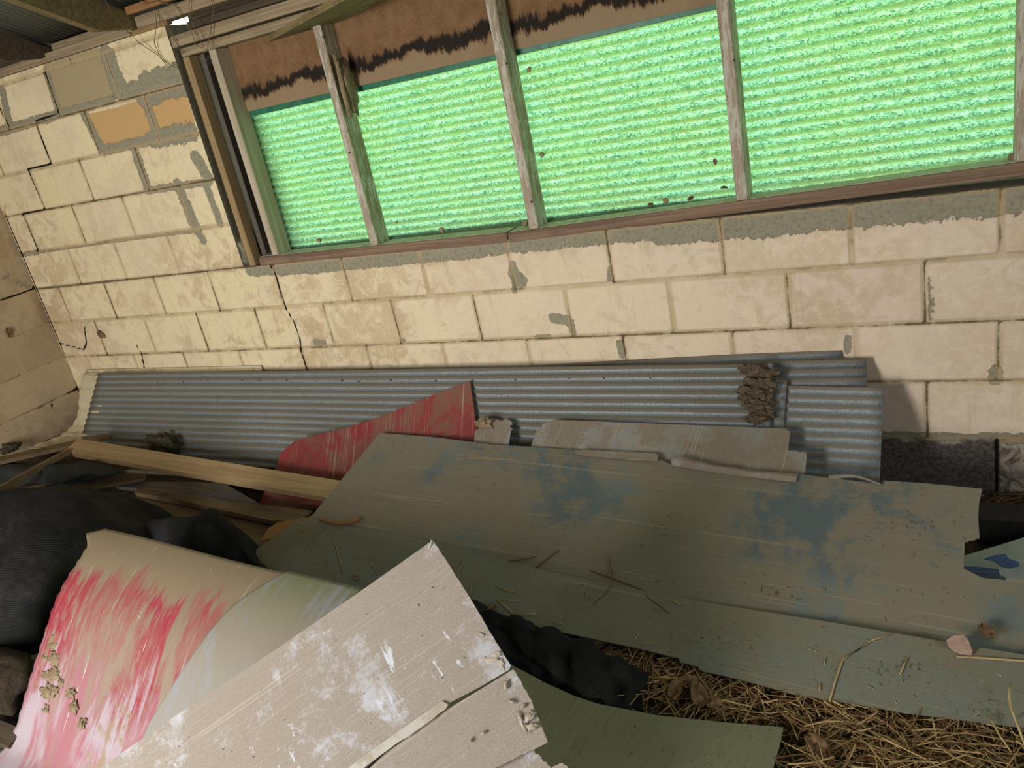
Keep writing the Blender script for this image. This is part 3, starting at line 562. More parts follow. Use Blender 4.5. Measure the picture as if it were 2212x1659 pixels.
# cream sheet at the left end, curving off the wall
top_l, top_r = (187, 803), (566, 795)
a, b = UY(*top_l, -.012), UY(*top_r, -.012)
cs = empty('cream_fibreglass_sheet', a); tag(cs, 'cream fibreglass sheet behind the long metal sheet, flaring out in the wall corner', 'fibreglass sheet')
loft('top_flange', [[a + np.array([0, 0, .012]), b + np.array([0, 0, .012])], [a, b], [a + np.array([.0, -.02, -.006]), b + np.array([.01, -.02, -.006])], [a + np.array([0, -.02, -.02]), b + np.array([0, -.02, -.02])]], 20, 12, M_CREAM, .003, None, cs)
rows = [[UY(180, 808, -.03), UY(234, 812, -.05)], [lean(172, 850, .0), lean(226, 860, .008)], [lean(168, 893, .0), lean(214, 893, .008)], [UX(150, 925, -2.36), lean(205, 925, .008)], [UX(118, 945, -2.36), lean(195, 955, .008)], [UX(60, 968, -2.40), UZ(150, 975, .24)]]
loft('curved_sheet', rows, 14, 40, M_CREAM, .003, lambda p, u, v: .003 * math.sin(v * 60) + .004 * mnoise.noise(p * 9), cs)
# ------------------------------------------------------------------ loose boards against the row
R = plane(lean(1015, 822, .035), lean(1030, 935, .04), UZ(560, 1085, .10))
pix = rag([(1015, 822), (1022, 870), (1030, 930), (1020, 985), (700, 1102), (558, 1092), (600, 1000), (606, 978), (640, 950), (740, 926), (795, 910), (840, 893), (900, 868)], (11, 10, 9), 1.5, 5)
red = flat('red_board', pix, R, .005, M_RED, ((1000, 830), (985, 1100))); tag(red, 'dusty red plastic board with a pointed corner leaning on the corrugated row', 'plastic board')
Gp = plane(lean(1205, 908, .05), lean(1705, 925, .05), UP(1500, 1010, (np.array([0, -.05, .5]) + LN * .10, LN)))
pix = rag([(1205, 907), (1700, 926), (1700, 930), (1707, 931), (1702, 971), (1743, 979), (1738, 1030), (1600, 1040), (1140, 985), (1158, 930), (1175, 915)], (4, 9, 10), 2.2, 6)
gb = flat('torn_board', pix, Gp, .005, M_BRN, ((1270, 908), (1235, 990))); tag(gb, 'long brown-grey plastic board with a stepped torn end in front of the corrugated row', 'plastic board')
pix = rag([(1040, 903), (1104, 909), (1104, 928), (1096, 975), (1022, 975), (1026, 932), (1036, 925)], (0, 1, 5, 6), 3, 6)
gs = flat('torn_board', pix, lift(Gp, -.006), .005, M_BRN, ((1050, 910), (1040, 970))); tag(gs, 'small ragged brown scrap standing right of the red board', 'plastic board')
lump_ = lump('nest_debris', lean(1045, 915, .06), (.035, .012, .02), M_NEST, 4, .8, 4); tag(lump_, 'tangled brown debris on top of the small ragged scrap', 'debris')
# S1: big grey-green board
SL1 = plane((0, -.43, .285), (2, -.43, .265), (0, -.95, .07))
s1p = rag([(820, 935), (935, 944), (1062, 960), (1250, 972), (1415, 980), (1421, 991), (1450, 1003), (1560, 1012), (1700, 1021), (1890, 1044), (1902, 1048), (1908, 1038), (2000, 1044), (2122, 1056),
       (2115, 1085), (2113, 1118), (2116, 1162), (2084, 1170), (2082, 1228), (2122, 1248), (2172, 1253), (2176, 1247), (2160, 1241), (2158, 1229), (2212, 1229), (2330, 1232), (2330, 1470), (2040, 1405), (1530, 1322), (1000, 1218), (655, 1130), (672, 1116)], (16, 21, 22), 1.5, 6)
S1 = flat('large_board', s1p, SL1, .005, M_S1, ((890, 1165), (2040, 1385))); tag(S1, 'largest grey-green plastic board spread across the middle, notched at its right end', 'plastic board')
# torn strips along its top edge
st1 = flat('torn_strip', rag([(1240, 978), (1262, 984), (1420, 996), (1422, 985), (1416, 979), (1255, 971)], (2,), 1, 3), lift(SL1, .006), .003, M_BRN, None, S1)
f1 = loft('torn_skin', [[UP(1450, 1006, lift(SL1, .004)), UP(1560, 1024, lift(SL1, .003)), UP(1720, 1042, lift(SL1, .004))], [UP(1452, 990, lift(SL1, .02)), UP(1562, 1012, lift(SL1, .016)), UP(1722, 1032, lift(SL1, .008))], [UP(1470, 984, lift(SL1, .012)), UP(1562, 1008, lift(SL1, .012)), UP(1725, 1024, lift(SL1, .004))]], 24, 8, M_BRN, .0015, lambda p, u, v: .003 * mnoise.noise(p * 40), S1)
f2 = loft('torn_skin', [[UP(1790, 1036, lift(SL1, .002)), UP(1850, 1032, lift(SL1, .02)), UP(1905, 1050, lift(SL1, .004))], [UP(1790, 1026, lift(SL1, .004)), UP(1848, 1026, lift(SL1, .028)), UP(1902, 1045, lift(SL1, .012))]], 20, 4, M_S1, .0015, None, S1)
SL2 = plane((0, -.86, .122), (2, -.86, .116), (0, -1.06, .050))
s2p = rag([(652, 1118), (770, 1139), (890, 1160), (1060, 1203), (1200, 1238), (1350, 1268), (1530, 1302), (1800, 1345), (2040, 1386), (2330, 1434), (2330, 1596), (2212, 1571), (1960, 1540), (1710, 1498), (1600, 1467), (1516, 1449), (1505, 1439), (1474, 1430), (1465, 1421), (1400, 1405), (1230, 1369), (1100, 1340), (1000, 1308), (740, 1268), (610, 1236), (570, 1224), (548, 1190)], (15, 17), 3, 5)
S2 = flat('edge_board', s2p, SL2, .005, M_S2, ((890, 1160), (2040, 1386))); tag(S2, 'long narrow green-grey board overlapping the lower edge of the largest board', 'plastic board')
for nm_, pts_, pl__, par_ in (('crease', [(1600, 1075), (1582, 1100), (1568, 1140), (1556, 1190), (1545, 1240), (1534, 1285)], SL1, S1), ('crease', [(1524, 1310), (1512, 1345), (1498, 1385), (1484, 1418)], SL2, S2)):
    rr_ = random.Random(3); P_ = []
    for a_, b_ in zip(pts_[:-1], pts_[1:]):
        for k_ in range(5): P_.append(UP(a_[0] + (b_[0] - a_[0]) * k_ / 5 + rr_.uniform(-2.5, 2.5), a_[1] + (b_[1] - a_[1]) * k_ / 5, lift(pl__, .0002)))
    tubeobj(nm_, P_, .0009, M_BRN, par_, 4)
# K lower board
KP = plane(UZ(1690, 1570, .045), UZ(1670, 1659, .045), UZ(1100, 1430, .075))
kp = [(1060, 1415), (1105, 1436), (1180, 1476), (1240, 1503), (1290, 1520), (1420, 1545), (1560, 1560), (1692, 1571), (1684, 1610), (1668, 1665), (1655, 1760), (900, 1760), (950, 1500)]
K = flat('lower_board', kp, KP, .005, M_K, ((1290, 1600), (1420, 1400))); tag(K, 'olive-green board lying on the straw at the bottom middle', 'plastic board')
# right edge things
beam_ = beam('black_beam', UZ(2112, 1128, .045) , UZ(2112, 1128, .045) + np.array([2.0, -.03, 0]), .10, .085, W_BLACK); tag(beam_, 'black tarred timber on the floor at the right edge, pale on its top', 'timber')
TP = plane((0, -.35, .09), (2, -.35, .09), (0, -.8, .05))
T = flat('scrap_board', [(2060, 1207), (2100, 1195), (2330, 1125), (2330, 1262), (2060, 1240)], TP, .005, M_T, ((2082, 1200), (2212, 1160))); tag(T, 'sea-green board end showing through the notch of the largest board', 'plastic board')
flat('blue_smear', [(2125, 1207), (2150, 1199), (2172, 1197), (2180, 1207), (2200, 1214), (2203, 1222), (2180, 1227), (2160, 1222), (2148, 1212)], lift(TP, .0012), .001, M_BLUE, ((2082, 1200), (2212, 1160)), T)
bl = flat('blue_board', [(2060, 1222), (2110, 1224), (2160, 1230), (2185, 1240), (2180, 1262), (2060, 1262)], lift(TP, .012), .005, M_BLUE, ((2082, 1225), (2160, 1231))); tag(bl, 'dark blue plastic scrap under the notch at the right edge', 'plastic board')
# ------------------------------------------------------------------ rolled sheets, foreground left
RL = np.array([-.592, -1.278, 0]); AX = np.array([.994, -.107, 0]); SD = np.array([-.107, -.994, 0])
PR = np.array([(-.24, .36), (-.16, .415), (-.05, .445), (0, .45), (.08, .43), (.16, .39), (.23, .34), (.3, .26), (.4, .15), (.50, .03), (.55, .012), (.8, .012)])
def arch(name, tl, tr, off, mat, label, s0=-.004, s1=.70, nt=40, ns=60):
    ss = np.linspace(s0, s1, ns + 1); P3 = []; arc = 0; prev = None
    zs = np.array([float(np.interp(s, PR[:, 0], PR[:, 1])) for s in ss]); zs = np.convolve(np.pad(zs, 3, 'edge'), np.ones(7) / 7, 'valid')
    V = []; k0 = int(np.argmin(abs(ss))); al = [0]
    for i in range(1, ns + 1): al.append(al[-1] + math.hypot(ss[i] - ss[i - 1], zs[i] - zs[i - 1]))
    al = np.array(al) - al[k0]
    dz = np.gradient(zs, ss)
    c = RL + np.array([0, 0, .45])
    M = frame(c, AX, (0, 0, 1)); 
    V = []; UVs = []
    for i in range(ns + 1):
        nrm = np.array([-dz[i], 1]) / math.hypot(dz[i], 1)
        for j in range(nt + 1):
            t = tl(ss[i]) + (tr(ss[i]) - tl(ss[i])) * j / nt
            wv = .003 * math.sin(t * 7 + ss[i] * 5)
            V.append((t, -(ss[i] + nrm[0] * (off + wv)), zs[i] - .45 + nrm[1] * (off + wv))); UVs.append((t, al[i]))
    F = [(i * (nt + 1) + j, i * (nt + 1) + j + 1, (i + 1) * (nt + 1) + j + 1, (i + 1) * (nt + 1) + j) for i in range(ns) for j in range(nt)]
    me = mesh(V, F, True)
    at = me.attributes.new('uvw', 'FLOAT_VECTOR', 'POINT'); at.data.foreach_set('vector', np.array([(u, v, 0) for u, v in UVs]).astype(np.float32).ravel())
    o = link(name, me, mat); place(o, M); m = o.modifiers.new('t', 'SOLIDIFY'); m.thickness = .004; m.offset = -1; return tag(o, label, 'plastic board')
# roll shader reads (along axis, arc length) instead of object coordinates
for mt in (M_ROLL, M_ROLG):
    nt_ = mt.node_tree; a = nt_.nodes.new('ShaderNodeAttribute'); a.attribute_name = 'uvw'
    for l in list(nt_.links):
        if l.from_node.type == 'TEX_COORD':
            s_ = l.to_socket; nt_.links.remove(l); nt_.links.new(a.outputs['Vector'], s_)
tlr = lambda s: float(np.interp(s, [-.3, -.02, .015, .035, .05, .075, .12, .5], [.06, .0, -.06, -.10, -.05, -.015, 0, 0.01])) + .004 * math.sin(s * 190)
arch('rolled_board', tlr, lambda s: float(np.interp(s, [-.2, 0, .13, .25, .37, .5], [1.05, 1.0, .95, .85, .72, .62])), 0, M_ROLL, 'red plastic board bent into an arch at the lower left, scuffed with pale dust')
tlg = lambda s: float(np.interp(s, [-.2, 0, .12, .23, .31, .37, .44, .5], [.93, .88, .785, .73, .67, .63, .61, .60]))
arch('rolled_board', tlg, lambda s: float(np.interp(s, [-.2, 0, .13, .25, .37, .5], [1.16, 1.16, 1.10, .98, .80, .72])), .009, M_ROLG, 'grey-green board bent over the red arch, half hidden by the beige board')
mp_ = empty('mud_patch', RL + AX * .12 + SD * .36 + np.array([0, 0, .205])); tag(mp_, 'dried crumbly mud patch low on the left side of the red arch', 'mud')
for i_, (t_, s_, r_) in enumerate([(.07, .31, .022), (.10, .335, .028), (.13, .36, .024), (.09, .37, .02), (.15, .39, .02), (.12, .395, .026), (.05, .34, .012), (.17, .37, .012), (.24, .38, .016), (.27, .40, .018), (.14, .425, .014), (.33, .42, .015)]):
    z_ = float(np.interp(s_, PR[:, 0], PR[:, 1])); lump('mud_crumb', RL + AX * t_ + SD * (s_ + .003) + np.array([0, 0, z_ + .002]), (r_, r_ * .8, .005), M_NEST, i_, .9, 4, mp_, (.85, 0, 0))
for a_, c_ in (((120, 1500), 0), ((150, 1530), 1), ((210, 1600), 2)):
    pass
# ------------------------------------------------------------------ beige foreground board
HP = plane(UZ(935, 1167, .58), UZ(220, 1659, .28), UZ(1183, 1605, .27))
hx = ((220, 1659), (935, 1167))
hp = rag([(935, 1167), (975, 1228), (1020, 1300), (1060, 1368), (1103, 1437), (1100, 1446), (1040, 1482), (975, 1516), (957, 1533), (838, 1614), (700, 1740), (120, 1740), (120, 1726), (220, 1657), (300, 1600), (400, 1532), (600, 1400), (800, 1262)], (0, 1, 2, 3), .8, 8)
H = empty('beige_board', UP(935, 1167, HP)); tag(H, 'nearest beige dusty board pointing up to the right, split along its lower side', 'plastic board')
H1 = flat('main_panel', hp, HP, .006, M_H, hx, H)
hp2 = rag([(1114, 1452), (1150, 1520), (1183, 1604), (1120, 1634), (1030, 1680), (880, 1760), (690, 1760), (838, 1622), (970, 1530), (1040, 1488), (1108, 1446)], (0, 1, 2, 3, 4), 1.6, 8)
flat('split_panel', hp2, lift(HP, -.006), .006, M_H, hx, H)
flat('torn_strip', rag([(955, 1514), (968, 1522), (962, 1532), (900, 1578), (840, 1618), (690, 1730), (660, 1730), (800, 1622)], (0, 2, 3), 1.2, 4), lift(HP, .006), .004, M_HS, hx, H)
def blister(px, py, sx_, sy_, pl, par, seed, mat=M_HS): lump('torn_blister', UP(px, py, lift(pl, .0)), (sx_, sy_, .0035), mat, seed, .9, 3, par, (0, 0, seed)).matrix_world = frame(UP(px, py, pl), UP(px + 40, py - 27, pl) - UP(px, py, pl), pl[1]) @ Matrix.Rotation(seed, 4, 'Z')
H = H1.parent
for i, (x, y, a_, b_) in enumerate([(1075, 1415, .014, .006), (1085, 1435, .010, .006), (1062, 1425, .016, .004), (930, 1177, .010, .004), (1040, 1370, .008, .003), (1143, 1548, .012, .008), (1128, 1560, .02, .004), (1150, 1570, .012, .006), (1092, 1482, .008, .004), (1105, 1515, .008, .003), (1130, 1525, .006, .003), (957, 1522, .009, .005), (1044, 1583, .004, .003), (1016, 1600, .004, .003), (954, 1465, .004, .003)]):
    o = lump('torn_blister', (0, 0, 0), (a_, b_, .003), M_HS, i, .9, 3); M = frame(UP(x, y, HP), UP(x + 40, y - 27, HP) - UP(x, y, HP), HP[1]) @ Matrix.Rotation(i * 1.3, 4, 'Z'); place(o, M, H)
h3 = flat('beige_board', rag([(1145, 1612), (1160, 1630), (1172, 1640), (1190, 1659), (1215, 1648), (1235, 1670), (1260, 1760), (900, 1760), (1045, 1668), (1100, 1640)], (0, 1, 2, 3, 4), 3, 5), lift(HP, -.03), .006, M_H, hx); tag(h3, 'ragged corner of a second beige board at the bottom edge of the photo', 'plastic board')
# ------------------------------------------------------------------ shade cloth
def folds(f1, a1, f2, a2): return lambda p, u, v: a1 * math.sin(f1 * u + 4 * v + 2 * mnoise.noise(p * 5)) + a2 * mnoise.noise(p * f2)
Z = UZ
B = np.array([0, .25, -.22])
r0 = [Z(-90, 1075, .44), Z(40, 1057, .44), Z(120, 1051, .43), Z(195, 1066, .39), Z(262, 1108, .31), Z(318, 1146, .24)]
rws = [[q + B for q in r0], r0,
       [Z(-90, 1150, .42), Z(40, 1140, .43), Z(125, 1130, .42), Z(205, 1140, .37), Z(275, 1165, .30), Z(340, 1190, .22)],
       [Z(-90, 1290, .34), Z(10, 1280, .34), Z(90, 1270, .33), Z(180, 1230, .30), Z(260, 1230, .24), Z(340, 1240, .16)],
       [Z(-90, 1390, .20), Z(0, 1385, .20), Z(80, 1372, .18), Z(150, 1340, .14), Z(250, 1320, .1), Z(340, 1300, .06)],
       [Z(-90, 1430, .06), Z(0, 1425, .06), Z(90, 1410, .05), Z(150, 1390, .04), Z(250, 1370, .03), Z(340, 1350, .02)]]
c1 = loft('shade_cloth', rws, 90, 70, M_CLOTH, .002, folds(9, .006, 7, .016)); tag(c1, 'large black woven shade cloth heaped at the left edge behind the red arch', 'cloth')
r0 = [Z(296, 1146, .24), Z(345, 1124, .27), Z(405, 1116, .28), Z(455, 1103, .30), Z(482, 1115, .28), Z(520, 1165, .21), Z(560, 1220, .14), Z(640, 1250, .11), Z(760, 1272, .10)]
rws = [[q + np.array([0, .10, -.22]) for q in r0], r0,
       [Z(300, 1185, .20), Z(350, 1175, .24), Z(405, 1165, .27), Z(440, 1165, .27), Z(490, 1190, .20), Z(530, 1225, .14), Z(570, 1244, .11), Z(645, 1262, .09), Z(765, 1285, .08)],
       [Z(300, 1240, .12), Z(350, 1240, .14), Z(410, 1240, .16), Z(450, 1240, .15), Z(500, 1250, .10), Z(540, 1260, .08), Z(580, 1270, .06), Z(650, 1285, .05), Z(770, 1300, .04)],
       [Z(300, 1290, .03), Z(350, 1290, .03), Z(410, 1290, .03), Z(450, 1290, .03), Z(500, 1295, .02), Z(540, 1300, .02), Z(580, 1305, .02), Z(650, 1310, .02), Z(770, 1330, .02)]]
c2 = loft('shade_cloth', rws, 110, 50, M_CLOTH, .002, folds(30, .006, 14, .014)); tag(c2, 'peaked fold of black shade cloth between the red arch and the old planks', 'cloth')
r0 = [Z(990, 1285, .11), Z(1030, 1306, .12), Z(1062, 1322, .115), Z(1110, 1329, .125), Z(1155, 1352, .10), Z(1215, 1366, .085), Z(1290, 1400, .07), Z(1335, 1425, .06), Z(1395, 1452, .04), Z(1412, 1468, .02)]
rws = [[q + np.array([0, .06, -.10]) for q in r0], r0,
       [Z(1010, 1340, .09), Z(1050, 1350, .10), Z(1080, 1358, .07), Z(1110, 1368, .10), Z(1165, 1385, .10), Z(1220, 1400, .09), Z(1290, 1430, .08), Z(1335, 1455, .07), Z(1385, 1475, .04), Z(1405, 1485, .02)],
       [Z(1020, 1380, .06), Z(1060, 1390, .05), Z(1090, 1395, .09), Z(1130, 1405, .06), Z(1185, 1425, .09), Z(1230, 1440, .05), Z(1290, 1470, .08), Z(1330, 1485, .05), Z(1370, 1500, .04), Z(1395, 1505, .02)],
       [Z(1040, 1415, .05), Z(1080, 1420, .07), Z(1120, 1432, .06), Z(1160, 1450, .05), Z(1205, 1470, .05), Z(1250, 1490, .06), Z(1300, 1515, .06), Z(1335, 1525, .04), Z(1365, 1528, .02), Z(1385, 1525, .01)],
       [Z(1045, 1425, .02), Z(1085, 1430, .03), Z(1125, 1442, .02), Z(1165, 1460, .02), Z(1210, 1482, .015), Z(1255, 1505, .015), Z(1305, 1526, .01), Z(1338, 1532, .01), Z(1366, 1533, .005), Z(1388, 1530, .0)]]
c3 = loft('shade_cloth', rws, 150, 50, M_CLOTH, .002, folds(46, .007, 22, .016)); tag(c3, 'crumpled strip of black shade cloth on the ground right of the beige board', 'cloth')
rws = [[Z(-60, 1000, .36), Z(60, 995, .33), Z(160, 1000, .30), Z(260, 1008, .27)], [Z(-60, 1020, .35), Z(60, 1012, .34), Z(160, 1010, .32), Z(262, 1014, .28)], [Z(-60, 1040, .34), Z(60, 1028, .31), Z(160, 1028, .30), Z(250, 1025, .26)], [Z(-60, 1060, .30), Z(60, 1045, .29), Z(130, 1044, .27), Z(225, 1036, .24)]]
tp = loft('ground_cloth', rws, 60, 24, M_TARP, .002, folds(22, .008, 12, .02)); tag(tp, 'crumpled grey ground cloth among the sticks by the left edge', 'cloth')
# ------------------------------------------------------------------ timber debris, left
def bz(name, a, za, b, zb, wd, th, mat, label, cat='board', up=(0, -.2, 1)): return tag(beam(name, Z(*a, za), Z(*b, zb), wd, th, mat, up), label, cat)
b24 = bz('pine_board', (158, 966), .325, (820, 1078), .19, .088, .034, W_PALE, 'clean pale pine board running from the corner to under the largest board', up=(0, -.35, 1))
bz('plank', (-20, 1000), .375, (238, 942), .25, .075, .02, W_OLD, 'dirty brown plank with a nail in its end, lying along the end wall')
bz('batten', (-20, 1067), .37, (146, 976), .33, .03, .025, W_OLD, 'thin brown stick slanting up across the ground cloth', 'stick')
bz('plank', (-20, 1082), .27, (316, 1022), .20, .10, .02, W_OLD, 'broad brown plank behind the large heap of shade cloth')
bz('plank', (560, 1108 - 110), .11, (330, 985), .15, .09, .02, W_PALE, 'tan plank at the foot of the corrugated row left of the red board')
pl_ = flat('plank', [(250, 1050), (300, 1040), (480, 1042), (560, 1087), (480, 1082), (380, 1062)], plane((0, -.5, .17), (1, -.5, .17), (0, -1, .15)), .02, W_GREY, ((300, 1040), (560, 1090))); tag(pl_, 'grey wedge-shaped plank end above the dirty planks', 'board')
pl_ = flat('plank', [(300, 1052), (380, 1058), (470, 1074), (560, 1089), (677, 1103), (650, 1123), (590, 1125), (480, 1101), (380, 1079), (290, 1062)], plane((0, -.5, .16), (1, -.5, .15), (0, -1, .13)), .025, W_OLD, ((380, 1068), (600, 1107))); tag(pl_, 'dust-covered plank running to the left corner of the largest board', 'board')
pl_ = flat('plank', [(230, 1075), (290, 1064), (380, 1082), (590, 1128), (650, 1126), (690, 1140), (600, 1210), (400, 1230), (260, 1170)], plane((0, -.5, .12), (1, -.5, .11), (0, -1, .09)), .02, W_OLD, ((380, 1100), (600, 1150))); tag(pl_, 'wide dirty board lying lowest behind the peaked shade cloth', 'board')
pl_ = flat('splinter', [(564, 1168), (578, 1142), (600, 1128), (658, 1117), (700, 1108), (770, 1118), (660, 1136), (610, 1158)], plane((0, -.5, .19), (1, -.5, .18), (0, -1, .10)), .008, W_ORANGE, ((564, 1168), (658, 1117))); tag(pl_, 'orange-brown splintered wood sliver at the left corner of the boards', 'wood splinter')
tag(tubeobj('reddish_stick', [UP(x, y, lift(SL1, .012)) for x, y in ((690, 1122), (725, 1130), (752, 1130), (772, 1122), (779, 1118))], .008, W_ORANGE, None, 8), 'short reddish stick lying across the seam of the two large boards', 'stick')
tag(tubeobj('grey_pipe', [Z(225, 1016, .25), Z(330, 1021, .235), Z(440, 1026, .225), Z(545, 1032, .215)], .010, M_PIPE, None, 12), 'slim grey plastic pipe lying under the pale pine board', 'pipe')
tag(tubeobj('cloth_roll', [Z(100, 1052, .27), Z(150, 1040, .27), Z(200, 1022, .265), Z(228, 1016, .26)], .014, M_TARP, None, 10), 'dark rolled cloth edge leading to the grey pipe end', 'cloth')
rb = lump('root_clump', Z(356, 965, .24), (.085, .05, .06), M_ROOT, 2, .6, 4); tag(rb, 'dark fibrous root clump against the foot of the corrugated sheet', 'root clump')
for i in range(26):
    a = random.uniform(0, 6.28); c = Vector(Z(356, 965, .24)); q = [c + Vector((random.uniform(-.08, .08), random.uniform(-.055, -.03), random.uniform(-.05, .06))) for _ in range(4)]
    if i < 14: tubeobj('root', q, .0012, M_TWIG, rb, 4)
tag(lump('root_clump', UX(22, 968, -2.48), (.05, .05, .02), M_ROOT, 9, .7, 4), 'small dark tuft of roots at the foot of the end wall', 'root clump')
tag(lump('log', Z(-5, 1470, .12), (.16, .10, .09), M_SOIL, 8, .3, 3), 'dark lump in shadow below the shade cloth at the left edge', 'lump')
tag(bz('plank', (-60, 1560), .05, (40, 1600), .03, .06, .03, W_DARK, 'x'), 'grey plank end in the bottom left corner beside the red arch', 'board')
# soil heap under the debris (height field)
def heap(x, y):
    h = .27 * min(1, max(0, (-.55 - x) / 1.5)) ** .8
    h *= min(1, max(0, (y + 1.9) / .8)); h += .02 * mnoise.fractal(Vector((x * 4, y * 4, 0)), 1, 2, 4)
    return max(h - (.1 if x > -1.2 else .05), -.01)
V = []; nx, ny = 90, 70
for j in range(ny + 1):
    for i in range(nx + 1):
        x = -2.53 + 2.6 * i / nx; y = -.01 - 1.9 * j / ny; V.append((x, y, heap(x, y)))
hp_ = link('debris_heap', mesh(V, [(j * (nx + 1) + i, j * (nx + 1) + i + 1, (j + 1) * (nx + 1) + i + 1, (j + 1) * (nx + 1) + i) for j in range(ny) for i in range(nx)], True), M_SOIL); tag(hp_, 'dark soil and litter heaped under the planks at the left', 'soil', None, 'stuff')
# ------------------------------------------------------------------ straw litter
def straw(name, n, gen, seed, label, tone=(0, 1.15), rad=(.0007, .0019), L=(.04, .2)):
    r = random.Random(seed); vs, fs, tn = [], [], []
    for _ in range(n):
        x, y, z = gen(r); a = r.uniform(0, math.pi); l = r.uniform(*L) * r.uniform(.5, 1); t = r.gauss(0, .09); rr = r.uniform(*rad)
        d = Vector((math.cos(a) * math.cos(t), math.sin(a) * math.cos(t), math.sin(t))); s = Vector((-d.y, d.x, 0)); k = r.uniform(-.12, .12) * l
        c = Vector((x, y, z)); P = [c - d * l / 2, c + s * k * .7, c + d * l / 2]; P = [Vector((q.x, q.y, max(q.z, .002))) for q in P]
        v, f = tube(P, rr, 4, False); b = len(vs); vs += v; fs += [tuple(b + i for i in q) for q in f]; tn += [tone[0] + (tone[1] - tone[0]) * r.random() ** 1.5] * len(v)
    me = mesh(vs, fs); a = me.attributes.new('tone', 'FLOAT', 'POINT'); a.data.foreach_set('value', np.array(tn, dtype=np.float32))
    return tag(link(name, me, M_STRAW), label, 'straw', None, 'stuff')
def strawpos(r):
    while 1:
        x, y = r.uniform(.95, 2.75), r.uniform(-1.8, -.86)
        if not (x < KP0[0] + .06 and y < KP0[1] + .03): return x, y, r.uniform(.002, .04)
        if r.random() < .25: return x, y, r.uniform(.0, .012)
KP0 = UZ(1690, 1570, .045)
straw('straw_litter', 9000, strawpos, 3, 'thick brown straw covering the ground at the lower right')
straw('straw_litter', 500, lambda r: (r.uniform(1.6, 2.9), r.uniform(-.25, -.01), r.uniform(.002, .02)), 5, 'thin straw along the foot of the block wall at the right', (0, .35))
# loose stalks and twigs lying on the boards, one object each
def pline(name, pts, pl, rad, mat, label, cat='straw', off=None, group=None):
    o = tubeobj(name, [UP(x, y, lift(pl, rad + (.0005 if off is None else off[i]))) for i, (x, y) in enumerate(pts)], rad, mat, None, 5); return tag(o, label, cat, group)
pline('straw_stalk', [(1922, 1371), (1885, 1383), (1820, 1425), (1805, 1470), (1792, 1516)], SL2, .0028, M_STALK, 'longest bent straw stalk on the lower right of the narrow green-grey board')
pline('straw_stalk', [(2066, 1419), (2120, 1421), (2212, 1428), (2260, 1432)], SL2, .003, M_STALK, 'straight straw stalk running off the right edge beside the pinkish chip')
pline('straw_stalk', [(1960, 1421), (1944, 1457)], SL2, .003, M_STALK, 'short stubby straw left of the pinkish chip')
pline('straw_stalk', [(1737, 1397), (1770, 1410)], SL2, .0015, M_STALK, 'thin straw above the tangle on the narrow board')
pline('straw_stalk', [(1784, 1421), (1780, 1438)], SL2, .002, M_STALK, 'upright short straw by the tangle on the narrow board')
pline('straw_stalk', [(1873, 1481), (1887, 1488)], SL2, .0018, M_STALK, 'tiny straw near the lower edge of the narrow board')
pline('straw_stalk', [(1870, 1384), (1915, 1387)], SL2, .0012, M_STALK, 'fine straw crossing the head of the longest bent stalk')
pline('straw_stalk', [(1564, 1382), (1581, 1382)], SL2, .0018, M_STALK, 'tiny level straw on the middle of the narrow board')
pline('straw_stalk', [(1517, 1426), (1518, 1438)], SL2, .0018, M_STALK, 'tiny upright straw above the broken edge notch')
pline('straw_stalk', [(1771, 1476), (1771, 1492)], SL2, .0028, M_STALK, 'stubby straw at the lower rim of the narrow board')
pline('straw_stalk', [(2183, 1476), (2180, 1500), (2184, 1530), (2212, 1603), (2230, 1640)], SL2, .003, M_STALK, 'tall pale straw standing over the board rim at the right edge', off=(.03, .035, .04, .02, 0))
pline('straw_stalk', [(2136, 1546), (2160, 1590), (2185, 1625)], SL2, .0024, M_STALK, 'pale straw crossing the lower rim near the right corner', off=(.01, .012, .01))
pline('straw_stalk', [(1073, 1267), (1095, 1275), (1119, 1281)], SL2, .002, M_STALK, 'upper straw of the group right of the beige tip')
pline('straw_stalk', [(1072, 1295), (1090, 1309), (1112, 1328)], SL2, .0026, M_STALK, 'thick straw pointing down to the crumpled cloth')
pline('straw_stalk', [(1075, 1296), (1119, 1297)], SL2, .0022, M_STALK, 'level straw just above the crumpled cloth')
pline('straw_stalk', [(1126, 1330), (1159, 1324)], SL2, .003, M_STALK, 'thick straw touching the top of the crumpled cloth')
pline('straw_stalk', [(1190, 1343), (1215, 1348)], SL2, .002, M_STALK, 'short straw right of the crumpled cloth top')
pline('straw_stalk', [(1002, 1216), (984, 1240)], SL2, .002, M_STALK, 'straw beside the right edge of the beige board, upper one')
pline('straw_stalk', [(1020, 1264), (1014, 1291)], SL2, .002, M_STALK, 'straw beside the right edge of the beige board, lower one')
pline('straw_stalk', [(723, 1169), (733, 1205), (742, 1237)], SL2, .0022, M_STALK, 'lone straw on the left end of the narrow board')
pline('straw_stalk', [(804, 1217), (812, 1234)], SL2, .002, M_STALK, 'short straw left of the beige tip')
pline('straw_stalk', [(1382, 1364), (1366, 1389)], SL2, .002, M_STALK, 'slanting straw near the rim right of the crumpled cloth')
pline('straw_stalk', [(1386, 1388), (1418, 1389)], SL2, .0018, M_STALK, 'level straw near the rim right of the crumpled cloth')
pline('straw_stalk', [(1411, 1317), (1432, 1316)], SL2, .0012, M_STALK, 'faint level straw on the middle of the narrow board')
pline('straw_stalk', [(1440, 1295), (1475, 1307)], SL2, .002, M_STALK, 'straw at the seam near the end of the long twig')
pline('straw_stalk', [(993, 990), (1138, 992)], SL1, .0014, M_STALK, 'long thin straw near the top left of the largest board')
pline('straw_stalk', [(950, 948), (990, 931)], R, .0014, M_STALK, 'thin straw lying at the foot of the red board')
